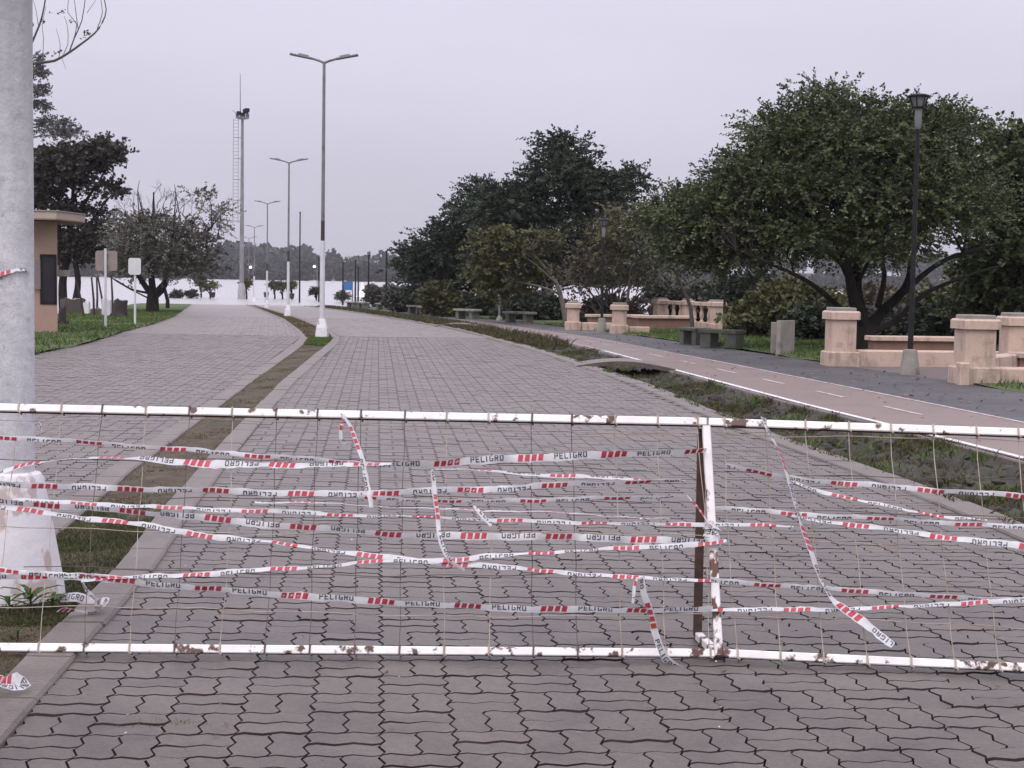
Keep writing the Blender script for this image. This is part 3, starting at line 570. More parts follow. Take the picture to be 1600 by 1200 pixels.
def ribbon(name, pts, nrm, app, label, phase=0.0, flip=False, mirror=False, seed=0, group='strands of warning tape on the barrier', wid=TW, parent=None, fold=True):
    """tape along pts; nrm = facing direction(s); app = apparent width (metres, list along the path): the tape turns edge-on where it is narrow"""
    C = smooth_path(pts); n = len(C); T = np.gradient(C, axis=0); T /= np.linalg.norm(T, axis=1)[:, None]
    s = np.concatenate([[0], np.cumsum(np.linalg.norm(np.diff(C, axis=0), axis=1))]); rr = np.random.default_rng(seed + 11)
    nrm = np.asarray(nrm, float)
    if nrm.ndim == 1: NN = np.repeat(nrm[None], n, 0)
    else: NN = np.stack([np.interp(np.linspace(0, 1, n), np.linspace(0, 1, len(nrm)), nrm[:, k]) for k in range(3)], 1)
    S = np.cross(NN, T); S /= np.linalg.norm(S, axis=1)[:, None]; NN = np.cross(T, S)
    ap = np.interp(np.linspace(0, 1, n), np.linspace(0, 1, len(app)), app); ap = ap * (1 + .20 * np.sin(s * 7 + seed) + .12 * np.sin(s * 23 + seed * 2) + .06 * np.sin(s * 57 + seed))
    rf = random.Random(seed * 7 + 1); fr_ = min(1.0, max(.42, float(np.mean(app)) / wid * rf.uniform(1.15, 1.5))) if fold else 1.0     # folded lengthwise: only part of the print shows
    f0 = 0.0 if rf.random() < .5 else 1 - fr_; f1 = f0 + fr_; full = wid; wid = wid * fr_
    th = np.arccos(np.clip(ap / wid, .12, .995)) * (1 if seed % 2 else -1)
    D = S * np.cos(th)[:, None] + NN * np.sin(th)[:, None]; K = np.cross(T, D)
    C = C + NN * (.003 * np.sin(s * 9 + seed) + .0012 * np.sin(s * 71 + seed))[:, None] + S * (.0022 * np.sin(s * 13 + seed * 3) + .0014 * np.sin(s * 37 + seed))[:, None]
    cup = .0012
    def pt(u, v, o):
        i = np.clip(np.interp(u, s, np.arange(n)), 0, n - 1.001); a = int(i); f = i - a
        L_ = lambda Z: Z[a] * (1 - f) + Z[a + 1] * f
        return L_(C) + L_(D) * ((v - .5) * wid) + L_(K) * (o + cup * (1 - (2 * v - 1) ** 2) - cup * .5)
    mb = MB(); vs = (0, .25, .5, .75, 1)
    V = [pt(s[i], v + (rr.normal(0, .045) if v in (0, 1) else 0), 0) for i in range(n) for v in vs]
    mb.add(V, [(i * 5 + k, i * 5 + k + 1, i * 5 + k + 6, i * 5 + k + 5) for i in range(n - 1) for k in range(4)], 0)
    TOT = s[-1]
    def put(poly, mi):
        if flip: poly = [(TOT - u, 1 - v) for u, v in poly]
        if mirror: poly = [(u, 1 - v) for u, v in poly]
        if min(u for u, v in poly) < 0.002 or max(u for u, v in poly) > TOT - .002: return
        for lim, sg in ((f0 + .01, 1), (f1 - .01, -1)):        # cut at the fold
            out = []
            for k in range(len(poly)):
                (ua, va), (ub, vb) = poly[k], poly[(k + 1) % len(poly)]; ia, ib = (va - lim) * sg >= 0, (vb - lim) * sg >= 0
                if ia: out.append((ua, va))
                if ia != ib: q = (lim - va) / (vb - va); out.append((ua + (ub - ua) * q, lim))
            poly = out
            if len(poly) < 3: return
        poly = [(u, (v - f0) / (f1 - f0)) for u, v in poly]
        for o in (.0015, -.0015): mb.add([pt(u, v, o) for u, v in poly], [tuple(range(len(poly)))], mi)
    PER = .352; x = -PER + (phase % 1.0) * PER
    while x < TOT:
        for k in range(4):
            a = x + k * .0285; put([(a, .1), (a + .0205, .1), (a + .0275, .9), (a + .007, .9)], 1)
        cx = x + .155
        for ch in 'PELIGRO':
            wd = .0215 if ch != 'I' else .015
            for poly in GL[ch]: put([(cx + (.0175 * (a if ch != 'I' else a - .25)), .2 + .6 * b) for a, b in poly], 2)
            cx += wd
        x += PER
    return mb.obj(name, [M_TAPE, M_TRED, M_TBLK], parent, label=label, cat='tape', group=group)
PXM = 6.2 / 2400
def tape(px, wpx, label, phase=0, flip=False, mirror=False, seed=0, o=.022, drift=0.0, fold=True):
    pts = [on_fence(x, y, o + drift * k) for k, (x, y) in enumerate(px)]
    mid_ = px[len(px) // 2][0]
    return ribbon('barrier_tape', pts, PN if mid_ < 1118 else PN2, [a * PXM * (.76 if fold else .92) for a in wpx], label, phase, flip, mirror, seed, wid=TW if fold else .056, fold=fold)
tape([(-20, 684), (125, 692), (250, 702), (400, 713), (540, 724), (612, 729)], [8, 8, 8, 8, 9], 'topmost strand of red and white tape, narrow and edge-on, left of the knot', .05, seed=1)
tape([(-20, 749), (50, 728), (125, 718), (200, 719), (330, 727), (450, 730), (530, 728), (612, 728)], [13, 9, 9, 15, 17, 17, 8], 'broad tape strand rising from the pole then level, under the topmost strand', .13, True, seed=2, o=.03)
tape([(612, 728), (680, 727), (760, 722), (880, 716), (1000, 712), (1102, 708)], [6, 16, 17, 14, 9, 6], 'broad tape strand with upright PELIGRO running to the post top', .5, seed=3, o=.03)
tape([(680, 733), (760, 737), (850, 744), (980, 749), (1070, 752)], [5, 6, 8, 7, 3], 'short thin strand below the upright lettering, ending near the post', .3, True, seed=4, o=.016)
tape([(-20, 756), (100, 762), (200, 765), (330, 768), (450, 772), (560, 773), (680, 768), (800, 764), (920, 757), (1062, 752)], [9, 10, 10, 11, 14, 15, 13, 10, 7, 4], 'third strand from the top, sagging in the middle, lettering upside down', .35, True, seed=5, o=.02)
tape([(20, 782), (100, 787), (215, 791), (330, 797), (440, 800), (560, 806), (680, 809), (800, 814), (900, 817), (1000, 819), (1110, 820), (1240, 823)], [10, 9, 10, 11, 8, 6, 7, 9, 9, 8, 6], 'long strand just under the third, passing behind the leaning post', .2, True, seed=6, o=.012)
tape([(-10, 786), (90, 793), (160, 798), (260, 806), (330, 813), (400, 820), (500, 828), (600, 836), (680, 840), (800, 840), (900, 842), (1000, 845), (1105, 850)], [8, 8, 9, 11, 12, 12, 9, 10, 14, 15, 15, 13, 8], 'strand sloping down from the pole and broadening toward the wrapped post', .6, True, seed=7, o=.026)
tape([(-20, 790), (60, 801), (120, 809), (200, 818), (300, 835), (400, 846), (480, 856), (560, 867), (660, 878), (760, 886), (870, 894), (960, 902), (1110, 908)], [9, 12, 13, 12, 9, 9, 11, 13, 13, 9, 7, 8], 'steeply falling strand crossing from the pole flare to low on the post', .85, True, seed=8, o=.02)
tape([(1108, 908), (1200, 914), (1300, 922), (1400, 928), (1500, 935), (1640, 939)], [9, 10, 9, 6, 8, 9], 'strand right of the post falling gently just above the lowest strand', .5, seed=9, o=.02)
tape([(130, 907), (300, 900), (400, 893), (500, 887), (600, 879), (700, 877), (760, 872), (860, 865), (1000, 857), (1100, 852), (1135, 848)], [9, 10, 9, 9, 9, 10, 9, 8, 10, 9], 'strand rising to the right and crossing the falling one, tied at the post', .15, seed=10, o=.032)
tape([(-20, 906), (60, 902), (150, 905), (250, 915), (350, 924), (470, 933), (600, 942), (700, 948), (800, 952), (950, 955), (1112, 954)], [10, 12, 11, 11, 11, 12, 11, 10, 9, 9], 'lowest long strand bellying across the left panel near the bottom rail', .4, seed=11, o=.026)
tape([(1110, 954), (1250, 954), (1400, 950), (1500, 944), (1640, 938)], [8, 8, 9, 10, 9], 'lowest strand on the right panel, rising to the right edge', .7, True, seed=12, o=.03)
tape([(-10, 892), (40, 897), (110, 900), (172, 905)], [8, 9, 9, 6], 'short strand in front of the pole foot above the lowest one', .0, seed=13, o=.034)
tape([(400, 787), (500, 788), (650, 796), (750, 799), (850, 802), (1000, 811), (1045, 813)], [5, 4, 4, 4, 4, 3], 'thin twisted strand, edge-on, through the middle of the left panel', .4, seed=14, o=.028)
tape([(560, 780), (700, 785), (800, 785), (900, 782), (1000, 780), (1072, 777)], [7, 6, 6, 7, 6, 4], 'narrow strand below the sagging one, ending at a hanging corner', .9, seed=15, o=.034)
tape([(1072, 776), (1088, 793), (1104, 818), (1122, 838)], [5, 6, 6, 9], 'short tail hanging from the narrow strand down to the post', .0, seed=16, o=.036)
tape([(534, 648), (548, 668), (560, 698), (568, 730), (575, 765), (581, 796)], [5, 9, 10, 10, 9, 6], 'loose tape hanging from a knot on the top rail', .2, seed=18, o=.038)
tape([(538, 650), (533, 668), (532, 688), (540, 698)], [5, 11, 13, 8], 'small loose tape end under the top rail knot', .9, seed=17, o=.034)
tape([(674, 738), (678, 770), (682, 800), (686, 830), (693, 858), (703, 878), (726, 894)], [5, 7, 9, 9, 9, 8, 5], 'loose tape hanging steeply in the middle of the left panel', .3, seed=19, o=.04)
tape([(740, 794), (748, 803), (757, 812), (768, 824)], [4, 9, 10, 6], 'stubby white tape end hanging near the middle', .6, seed=20, o=.04)
tape([(1191, 656), (1205, 685), (1220, 715), (1230, 750), (1240, 785), (1250, 820), (1262, 850), (1275, 890), (1290, 926), (1303, 944), (1330, 962), (1358, 982), (1394, 1010)], [9, 8, 9, 10, 10, 8, 9, 9, 8, 7, 12, 19, 23, 17], 'long loose tape hanging diagonally on the right panel, its end flapping', .45, True, seed=22, o=.042, fold=False)
tape([(1134, 728), (1160, 735), (1200, 743), (1230, 748), (1300, 756), (1400, 763), (1500, 771), (1640, 780)], [8, 8, 7, 9, 11, 11, 11, 11], 'highest strand of the right panel', .2, True, seed=23, o=.026)
tape([(1228, 748), (1260, 763), (1330, 782), (1400, 796), (1470, 808), (1540, 815)], [8, 8, 6, 5, 8, 6], 'thin strand branching down from the hanging tape on the right panel', .55, seed=24, o=.03)
tape([(1118, 795), (1200, 801), (1300, 808), (1400, 813), (1500, 820), (1640, 827)], [7, 9, 9, 8, 9, 8], 'middle strand of the right panel, white side mostly showing', .75, seed=25, o=.02)
tape([(1236, 809), (1295, 818), (1360, 826), (1425, 835), (1525, 848), (1640, 861)], [6, 9, 13, 15, 16, 15], 'broad falling strand at the right with lettering upside down', .05, True, seed=26, o=.034)
tape([(1000, 905), (1003, 928), (1012, 955), (1020, 985), (1028, 1010), (1038, 1032), (1058, 1046), (1088, 1060)], [7, 7, 5, 8, 11, 13, 18, 12], 'loose tape hanging over the bottom rail beside the post', .3, seed=27, o=.044, fold=False)
tape([(995, 905), (990, 920), (986, 945)], [5, 7, 6], 'folded tape end bunched above the bottom rail', .8, seed=29, o=.04)
tape([(63, 661), (66, 670), (67, 678)], [7, 6, 3], 'tiny tape scrap left on the upper wire near the pole', .5, seed=31, o=.02)
# bandage of tape round the post
up = (TM - BM) / np.linalg.norm(TM - BM); c0 = BM + up * .50
ang = np.linspace(0, 2 * math.pi * 2.6, 34); ex = np.array([1., 0, 0])
loop = [c0 + up * (-.035 + .07 * a / ang[-1]) + ex * .031 * math.cos(a) + PN * .03 * math.sin(a) for a in ang]
ribbon('barrier_tape', loop[::2], [ex * math.cos(a) + PN * math.sin(a) for a in ang], [.042], 'tape wound several times round the leaning post', .2, seed=33)
# strand round the concrete pole
PC = np.array([-2.362, 7.22]); 
arc = [np.array([PC[0] + .112 * math.sin(a), PC[1] - .112 * math.cos(a), 1.56 + .02 * a + .012 * math.sin(3 * a)]) for a in np.linspace(-1.38, 1.15, 9)]
ribbon('barrier_tape', arc, [np.array([math.sin(a), -math.cos(a), 0]) for a in np.linspace(-1.38, 1.15, 9)], [.03], 'torn tape stuck round the concrete pole at eye height', .25, seed=34, group='tape scraps off the barrier')
# scraps on the ground
def gtape(px, wpx, label, phase, seed, lift=.02):
    pts = []
    for k, (x, y) in enumerate(px):
        q = G(x, y, .06); pts.append(q + np.array([0, 0, lift * (1 + math.sin(k * 2.1))]))
    return ribbon('barrier_tape', pts, (0, -.35, .94), [a * 7.0 / 2400 for a in wpx], label, phase, seed=seed, group='tape scraps off the barrier')
gtape([(97, 940), (120, 944), (146, 942), (152, 948), (166, 953), (150, 958), (112, 962), (92, 966)], [14, 9, 12, 12, 12, 9, 8], 'white tape lying curled on the kerb beside the pole foot', .5, 35)
ribbon('barrier_tape', [on_fence(131, 908, .03), on_fence(134, 920, 0), on_fence(143, 933, -.1), G(152, 944, .08)], (0, -1, .3), [.02, .024, .026, .02], 'tape end dropping from the lowest strand to the kerb', .6, seed=37, group='tape scraps off the barrier')
q = G(12, 1078, .06)
ribbon('barrier_tape', [q + np.array(v) for v in ((-.1, .03, .012), (-.05, .0, .04), (-.015, .02, .02), (.03, -.005, .045), (.06, .012, .015), (.03, -.035, .02), (-.03, -.03, .035), (-.09, -.035, .015))], (0, -.6, .8), [.036, .03, .04, .03], 'crumpled wad of tape on the kerb at the lower left corner', .1, seed=39, group='tape scraps off the barrier')

# ------------------------------------------------------------------ lamps, mast
def near_pole():
    g = float(base(PC[1])) + .03; r = empty('concrete_pole', (PC[0], PC[1], g), label='thick whitewashed concrete pole with flared peeling base at the left edge', cat='pole')
    MB().lathe((*PC, g), [(.108, .52), (.108, 1.9), (.1075, 2.0), (.104, 4.2), (.095, 6.5)], 40).obj('shaft', M_POLE, r, True)
    m = MB(); prof = [(.245, 0), (.238, .06), (.205, .25), (.175, .42), (.160, .50), (.15, .56), (.135, .585), (.108, .595)]
    m.lathe((*PC, g), prof, 28); fl = m.obj('flared_base', M_PEEL, r, True)
    return r
near_pole()
def street_lamp(b, label, group, sc=1.0):
    g = b[2]; r = empty('street_lamp', b, label=label, cat='street lamp', group=group); x, y = b[0], b[1]
    m = MB(); m.box((x, y, g - .1), (.34, .34, .36), taper=.8, bev=.02); m.box((x, y, g + .26), (.27, .27, .24), taper=.58, bev=.01); m.obj('base', M_BASE, r)
    MB().lathe((x, y, g), [(.066, .5), (.06, 2.45)], 14).obj('painted_shaft', M_WASH, r, True)
    MB().lathe((x, y, g), [(.05, 2.45), (.048, 2.95)], 12).obj('dark_collar', M_COLL, r, True)
    MB().lathe((x, y, g), [(.046, 2.95), (.042, 4.6), (.036, 6.86)], 12).obj('steel_shaft', M_STEEL, r, True)
    for s in (-1, 1):
        e = (x + s * .84, y - .05, g + 7.03); k = (x + s * .30, y - .02, g + 6.93)
        MB().tube([(x, y, g + 6.83), (x + s * .12, y, g + 6.88), k], [.034, .03, .028], 7).obj('arm', M_STEEL, r, True)
        h = MB(); h.beam(k, e, .14, .05, bev=.3); d = (np.array(e) - np.array(k)); q = np.array(k) + d * .16; q2 = np.array(k) + d * .62
        h.beam(q + [0, 0, .035], q2 + [0, 0, .035], .1, .06, bev=.35); h.obj('lamp_head', M_DKST, r)
    return r
LG = 'twin-armed street lamps along the median'
def onroad(px, py, dz=.03): q = G(px, py, dz); return q
l1 = onroad(503, 529); l1[2] = float(base(l1[1])) + .02
street_lamp(l1, 'tallest twin-armed street lamp with dark-banded shaft on the grassy median end', LG)
l2 = at(450, 496, 69.0); l2[2] = float(base(69)) + .02; street_lamp(l2, 'second twin-armed street lamp along the median, half as tall in view', LG)
l3 = at(417, 482, 101.5); l3[2] = float(base(101.5)) + .02; street_lamp(l3, 'third twin-armed street lamp near the flooded road end', LG)
for (px, Y, lab) in ((397, 139, 'fourth twin-armed street lamp standing in the flood water'), (388.5, 168, 'farthest and smallest twin-armed street lamp beside the tall mast')):
    q = at(px, 470, Y); q[2] = float(base(Y)); street_lamp(q, lab, LG)
def mast():
    Y = 147; q = at(377.5, 468, Y); q[2] = -1.2; x, y, g = q; r = empty('floodlight_mast', q, label='tall grey floodlight mast with ladder, platform and antenna in the flood', cat='mast')
    S = Y / 2400; hz = lambda py: EYE + (430 - py) * S
    MB().lathe((x, y, 0), [(.215, -1.2), (.2, 4.0), (.16, 10), (.12, hz(190))], 16).obj('shaft', M_MAST, r, True)
    MB().lathe((x, y, 0), [(.38, -1.2), (.38, -.3), (.34, .3), (.28, .6), (.2, .8)], 16).obj('base', M_CONC, r, True)
    z = hz(189); m = MB(); m.lathe((x, y, z), [(.2, -.1), (.62, .0), (.62, .08), (.2, .1)], 16); m.obj('platform', M_DKST, r)
    m = MB()
    for a in np.linspace(0, 2 * math.pi, 13): m.tube([(x + .6 * math.cos(a), y + .6 * math.sin(a), z), (x + .6 * math.cos(a), y + .6 * math.sin(a), z + .45)], .03, 5)
    for h in (.25, .45): m.tube([(x + .6 * math.cos(a), y + .6 * math.sin(a), z + h) for a in np.linspace(0, 2 * math.pi, 17)], .03, 5, cap=False)
    m.obj('guard_rail', M_BLACK, r)
    for dx, dz, s in ((-.28, .52, 1), (.35, .62, 1.3), (.5, .75, 1.2), (.1, .4, 1)):
        m = MB(); m.box((x + dx, y - .35, z + dz - .2), (.34 * s, .22, .32 * s), rz=dx, taper=1.15, bev=.03); m.obj('floodlight', M_BLACK, r)
    MB().tube([(x - .2, y, z + .2), (x - .23, y, hz(120))], [.05, .025], 6).obj('antenna', M_DKST, r)
    MB().tube([(x - .5, y, z + .4), (x - .95, y, z + .75)], .03, 5).obj('bracket', M_DKST, r)
    lx = x - .62; lad = MB().tube([(lx - .24, y, z), (lx - .24, y, hz(350))], .022, 5).tube([(lx + .24, y, z), (lx + .24, y, hz(350))], .022, 5).obj('ladder', M_DKST, r)
    for k in range(30):
        zz = hz(350) + (z - hz(350)) * (k + .5) / 30
        MB().tube([(lx - .24, y, zz), (lx + (.24 if k % 6 else .5), y, zz)], .016 if k % 6 else .03, 4).obj('rung', M_DKST, r)
mast()
def lantern_post(b, label, H=4.95, sc=1.0, cone=True):
    x, y, g = b; r = empty('lantern_post', b, label=label, cat='lamp post', group='black lantern posts along the walkway')
    if cone: MB().lathe((x, y, g), [(.18, -.05), (.175, .05), (.125, .40), (.115, .43), (.05, .44)], 8).obj('concrete_base', M_SLAB, r)
    z = H - .72
    MB().lathe((x, y, g), [(.05, .3 if cone else -.3), (.042, 1.6), (.036, z)], 10).obj('post', M_BLACK, r, True)
    MB().lathe((x, y, g), [(.036, z), (.055, z + .05), (.06, z + .3), (.05, z + .36)], 10).obj('collar', M_DKST, r, True)
    z += .36; a = [2 * math.pi * k / 6 for k in range(6)]
    for k in range(6):
        m = MB(); lo_, hi_ = .09, .15; p = lambda rr, an, zz: (x + rr * math.cos(an), y + rr * math.sin(an), g + zz)
        m.add([p(lo_, a[k], z + .02), p(lo_, a[k - 1], z + .02), p(hi_, a[k - 1], z + .18), p(hi_, a[k], z + .18)], [(0, 1, 2, 3)])
        m.obj('pane', M_PANE, r); MB().tube([p(.096, a[k], z), p(.158, a[k], z + .19)], .012, 5).obj('frame_bar', M_BLACK, r)
    MB().lathe((x, y, g), [(.06, z - .01), (.11, z + .0), (.11, z + .02), (.05, z + .025)], 12).obj('lantern_bottom', M_BLACK, r)
    MB().lathe((x, y, g), [(.175, z + .185), (.195, z + .195), (.19, z + .212), (.12, z + .235), (.03, z + .245)], 18).obj('lantern_cap', M_BLACK, r)
    return r
def gpt(px, py, Y=None, dz=.03):
    q = G(px, py, dz) if Y is None else at(px, py, Y); q[2] = float(gz(q[0], q[1])) + dz; return q
lantern_post(gpt(1421, 585), 'black lantern post with conical concrete foot before the big tree')
lantern_post(gpt(940, 518), 'black lantern post between the two far salmon pillars', H=3.75)
lantern_post(gpt(1131, 517, 51), 'black lantern post behind the mossy bench, its top lost in foliage', cone=False)
lantern_post(gpt(637, 486, 101), 'distant black lantern post in front of the dark tree', H=4.2)
for px, py, Y, top, lab in ((603, 478, 104, 393, 'tall black post right of the blue sign'), (575.5, 476, 112, 400, 'black post at the right edge of the white tent'), (555, 475, 122, 408, 'black post next to the blue sign on its right'),
                            (559.5, 475, 128, 418, 'pale-topped black post just right of the sign post'), (535.5, 474, 126, 411, 'black post carrying the left edge of the blue sign'),
                            (468, 470, 135, 335, 'tallest thin black post standing in the water'), (498, 470, 140, 405, 'thin black post hidden beside the tallest lamp shaft')):
    q = at(px, py, Y); h = EYE + (432 - top) * Y / 2400; z0 = float(gz(q[0], q[1])) - .1
    r = empty('utility_post', (q[0], q[1], z0), label=lab, cat='post', group='thin black posts by the flooded shore')
    MB().lathe((q[0], q[1], z0), [(.085, 0), (.08, .4), (.065, (h - z0) * .5), (.055, h - z0)], 8).obj('shaft', M_BLACK, r, True)
    MB().lathe((q[0], q[1], h), [(.06, -.02), (.08, .0), (.08, .06), (.03, .1)], 8).obj('cap', M_BLACK, r)
for px, py, Y, lab in ((391.5, 417, 175, 'lit lamp glowing between the far street lamps'), (491, 416, 182, 'lit lamp glowing left of the tallest lamp shaft')):
    q = at(px, py, Y); r = empty('lit_lamp', (q[0], q[1], -2), label=lab, cat='lamp', group='lit lamps out in the flood')
    MB().tube([(q[0] + .35, q[1], -2), (q[0] + .35, q[1], q[2] + .1), (q[0] + .1, q[1], q[2] + .22), (q[0], q[1], q[2] + .18)], .05, 6).obj('post', M_DKST, r)
    MB().lathe((q[0], q[1], q[2] - .12), [(.04, -.04), (.11, 0), (.14, .09), (.1, .17), (.04, .2)], 12).obj('globe', mat('lamp_glow', (1, 1, .95), emit=((1, .96, .8), 6)), r, True)
q = at(780, 500, 66); q[2] = float(gz(q[0], q[1])) + .03
r = empty('grey_post', q, label='short pale grey post on a cone foot in front of the dark tree', cat='post')
MB().lathe(q, [(.16, -.03), (.15, .05), (.08, .2), (.05, .22)], 8).obj('foot', M_SLAB, r); MB().lathe(q, [(.05, .2), (.048, 1.3), (.036, 1.32), (.034, 1.75)], 10).obj('shaft', M_DKST, r, True)

# ------------------------------------------------------------------ kiosk and left bank
def kiosk():
    g = gpt(70, 525, 38.5); a = math.radians(17.0); c, s = math.cos(a), math.sin(a)
    cr = at(90, 520, 38.5); ex, ey = np.array([c, s]), np.array([-s, c]); z0 = float(g[2]) - .1
    r = empty('kiosk', (cr[0] - ex[0] * 1.5 + ey[0] * 1.1, cr[1] - ex[1] * 1.5 + ey[1] * 1.1, z0), label='small salmon kiosk with flat overhanging roof and dark window behind the pole', cat='kiosk')
    W = lambda u, v: (cr[0] + ex[0] * u + ey[0] * v, cr[1] + ex[1] * u + ey[1] * v)
    H = EYE + (424.5 - 347) * 38.5 / 2400 - z0
    px = lambda x: (x - 90) * 38.5 / 2400; zz = lambda y: EYE + (424.5 - y) * 38.5 / 2400
    u0, u1, b, t = px(66), px(87), zz(474), zz(400)
    for nm, uu0, uu1, za, zb in (('wall', -3.2, u0, z0, z0 + H), ('wall', u1, 0, z0, z0 + H), ('wall', u0, u1, z0, b), ('wall', u0, u1, t, z0 + H)):
        MB().prism([W(uu0, 0), W(uu1, 0), W(uu1, .18), W(uu0, .18)], za, zb).obj(nm, M_KIOS, r)
    MB().prism([W(-.18, .18), W(0, .18), W(0, 2.2), W(-.18, 2.2)], z0, z0 + H).obj('wall', M_KIOS, r)
    MB().prism([W(-3.2, .18), W(-3.02, .18), W(-3.02, 2.2), W(-3.2, 2.2)], z0, z0 + H).obj('wall', M_KIOS, r)
    MB().prism([W(-3.2, 2.2), W(0, 2.2), W(0, 2.38), W(-3.2, 2.38)], z0, z0 + H).obj('wall', M_KIOS, r)
    wn = MB().prism([W(u0, .12), W(u1, .12), W(u1, .15), W(u0, .15)], b, t).obj('window', M_GLSD, r)
    f = MB()
    for (x0, x1, y0, y1) in ((u0 - .03, u0 + .03, b, t), (u1 - .03, u1 + .03, b, t), (u0 - .03, u1 + .03, b - .03, b + .03), (u0 - .03, u1 + .03, t - .03, t + .03)):
        f.prism([W(x0, -.02), W(x1, -.02), W(x1, .05), W(x0, .05)], y0, y1)
    fo = f.obj('window_frame', M_BLACK, None); fo.parent = wn; fo.data.transform((Matrix.Translation(r.location)).inverted())
    sh = MB().prism([W(u0 - .2, -.12), W(u0 - .16, -.14), W(u0 - .02, -.03), W(u0 - .06, -.01)], b + .35, t - .1).obj('shutter', M_SGNB, r)
    A, B = at(88, 340, 37.6)[:2], at(133, 345, 39.6)[:2]; C_ = np.array(W(.6, 3.2)); D = np.array(W(-3.8, 3.2)); E_ = np.array(W(-3.8, .2))
    z1 = z0 + H + .01
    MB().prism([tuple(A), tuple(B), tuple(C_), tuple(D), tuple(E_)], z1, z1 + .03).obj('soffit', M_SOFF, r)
    ro = MB().prism([tuple(A), tuple(B), tuple(C_), tuple(D), tuple(E_)], z1 + .032, z1 + .2).obj('roof', M_TRIM, r)
    P = [A, B, C_, D, E_]; cen = np.mean(P, 0); cp = MB().prism([tuple(q + (q - cen) * .012) for q in P], z1 + .202, z1 + .235).obj('roof_cap', M_SLAB, None); cp.parent = ro
    cp.data.transform(Matrix.Translation(r.location).inverted())
    q = W(.05, .5); MB().prism([W(.003, .3), W(.3, .3), W(.3, 1.1), W(.003, 1.1)], zz(432), zz(422)).obj('counter_ledge', M_SLAB, r)
kiosk()
def post_sign(b, top, pan, mpanel, label, tall=0):
    x, y, g = b; r = empty('signpost', b, label=label, cat='sign')
    MB().tube([(x, y, g - .1), (x, y, top)], .035, 8).obj('pole', M_SGNW, r)
    (w_, h_, zc, dx, dy) = pan; m = MB(); k = .05
    o = [(-w_ / 2 + k, -h_ / 2), (w_ / 2 - k, -h_ / 2), (w_ / 2, -h_ / 2 + k), (w_ / 2, h_ / 2 - k), (w_ / 2 - k, h_ / 2), (-w_ / 2 + k, h_ / 2), (-w_ / 2, h_ / 2 - k), (-w_ / 2, -h_ / 2 + k)]
    V = [(x + dx + a, y + dy, zc + c) for a, c in o] + [(x + dx + a, y + dy + .02, zc + c) for a, c in o]
    m.add(V, [tuple(range(8)), tuple(range(15, 7, -1))] + [(i, i + 8, (i + 1) % 8 + 8, (i + 1) % 8) for i in range(8)]); m.obj('panel', mpanel, r)
    for zz in (-.28, .28): MB().box((x + dx * .5, y + (dy / 2 if dy > 0 else dy / 2 + .012), zc + zz * h_), (.12, abs(dy) - .025 if dy < 0 else abs(dy) + .02, .03)).obj('clamp', M_DKST, r)
b = gpt(165, 513); s = b[1] / 2400; hz = lambda py, Y: EYE + (426 - py) * Y / 2400
post_sign(b, hz(389, b[1]), (34 * s, 31 * s, hz(408, b[1]), .5 * s, .045), M_SGNB, 'square brownish sign panel seen from behind on a white pole')
b = gpt(211, 508); s = b[1] / 2400
post_sign(b, hz(408, b[1]), (19.5 * s, 26 * s, hz(416, b[1]), 0, -.06), M_SGNW, 'small white rounded sign on a white pole by the lawn edge')
def stump(px, py, wpx, hpx, Y, label, lean=.0, seed=1):
    q = gpt(px, py, Y); s = Y / 2400; rn = np.random.default_rng(seed); w_, h = wpx * s / 2, hpx * s; V = []; n = 14; rings = [(1.18, -.1), (1.06, .08), (.98, .3), (.95, .7), (.9, .96), (.7, 1.0)]
    for k, (f, z) in enumerate(rings):
        for i in range(n):
            a = 2 * math.pi * i / n; rr = w_ * f * (1 + .09 * math.sin(3 * a + k * .3) + rn.normal(0, .03)); V.append((q[0] + rr * math.cos(a) + lean * z * h, q[1] + rr * math.sin(a), q[2] + z * h + (rn.normal(0, .03) if k > 3 else 0)))
    F = [(k * n + i, k * n + (i + 1) % n, (k + 1) * n + (i + 1) % n, (k + 1) * n + i) for k in range(len(rings) - 1) for i in range(n)] + [tuple(range((len(rings) - 1) * n, len(rings) * n))]
    r = empty('tree_stump', q, label=label, cat='stump'); MB().add(V, F).obj('trunk', M_STUMP, r, True)
    for k in range(4):
        a = k * 1.6 + seed; MB().tube([(q[0] + w_ * .8 * math.cos(a), q[1] + w_ * .8 * math.sin(a), q[2] + .12), (q[0] + w_ * 1.5 * math.cos(a), q[1] + w_ * 1.5 * math.sin(a), q[2] - .05)], [.1, .04], 6).obj('root', M_STUMP, r, True)
stump(186, 496, 23, 27, 60, 'broad dark tree stump at the water edge right of the sign pole', .08, 2)
stump(97, 505, 12, 29, 46, 'narrow black stump beside the kiosk corner', 0, 5)
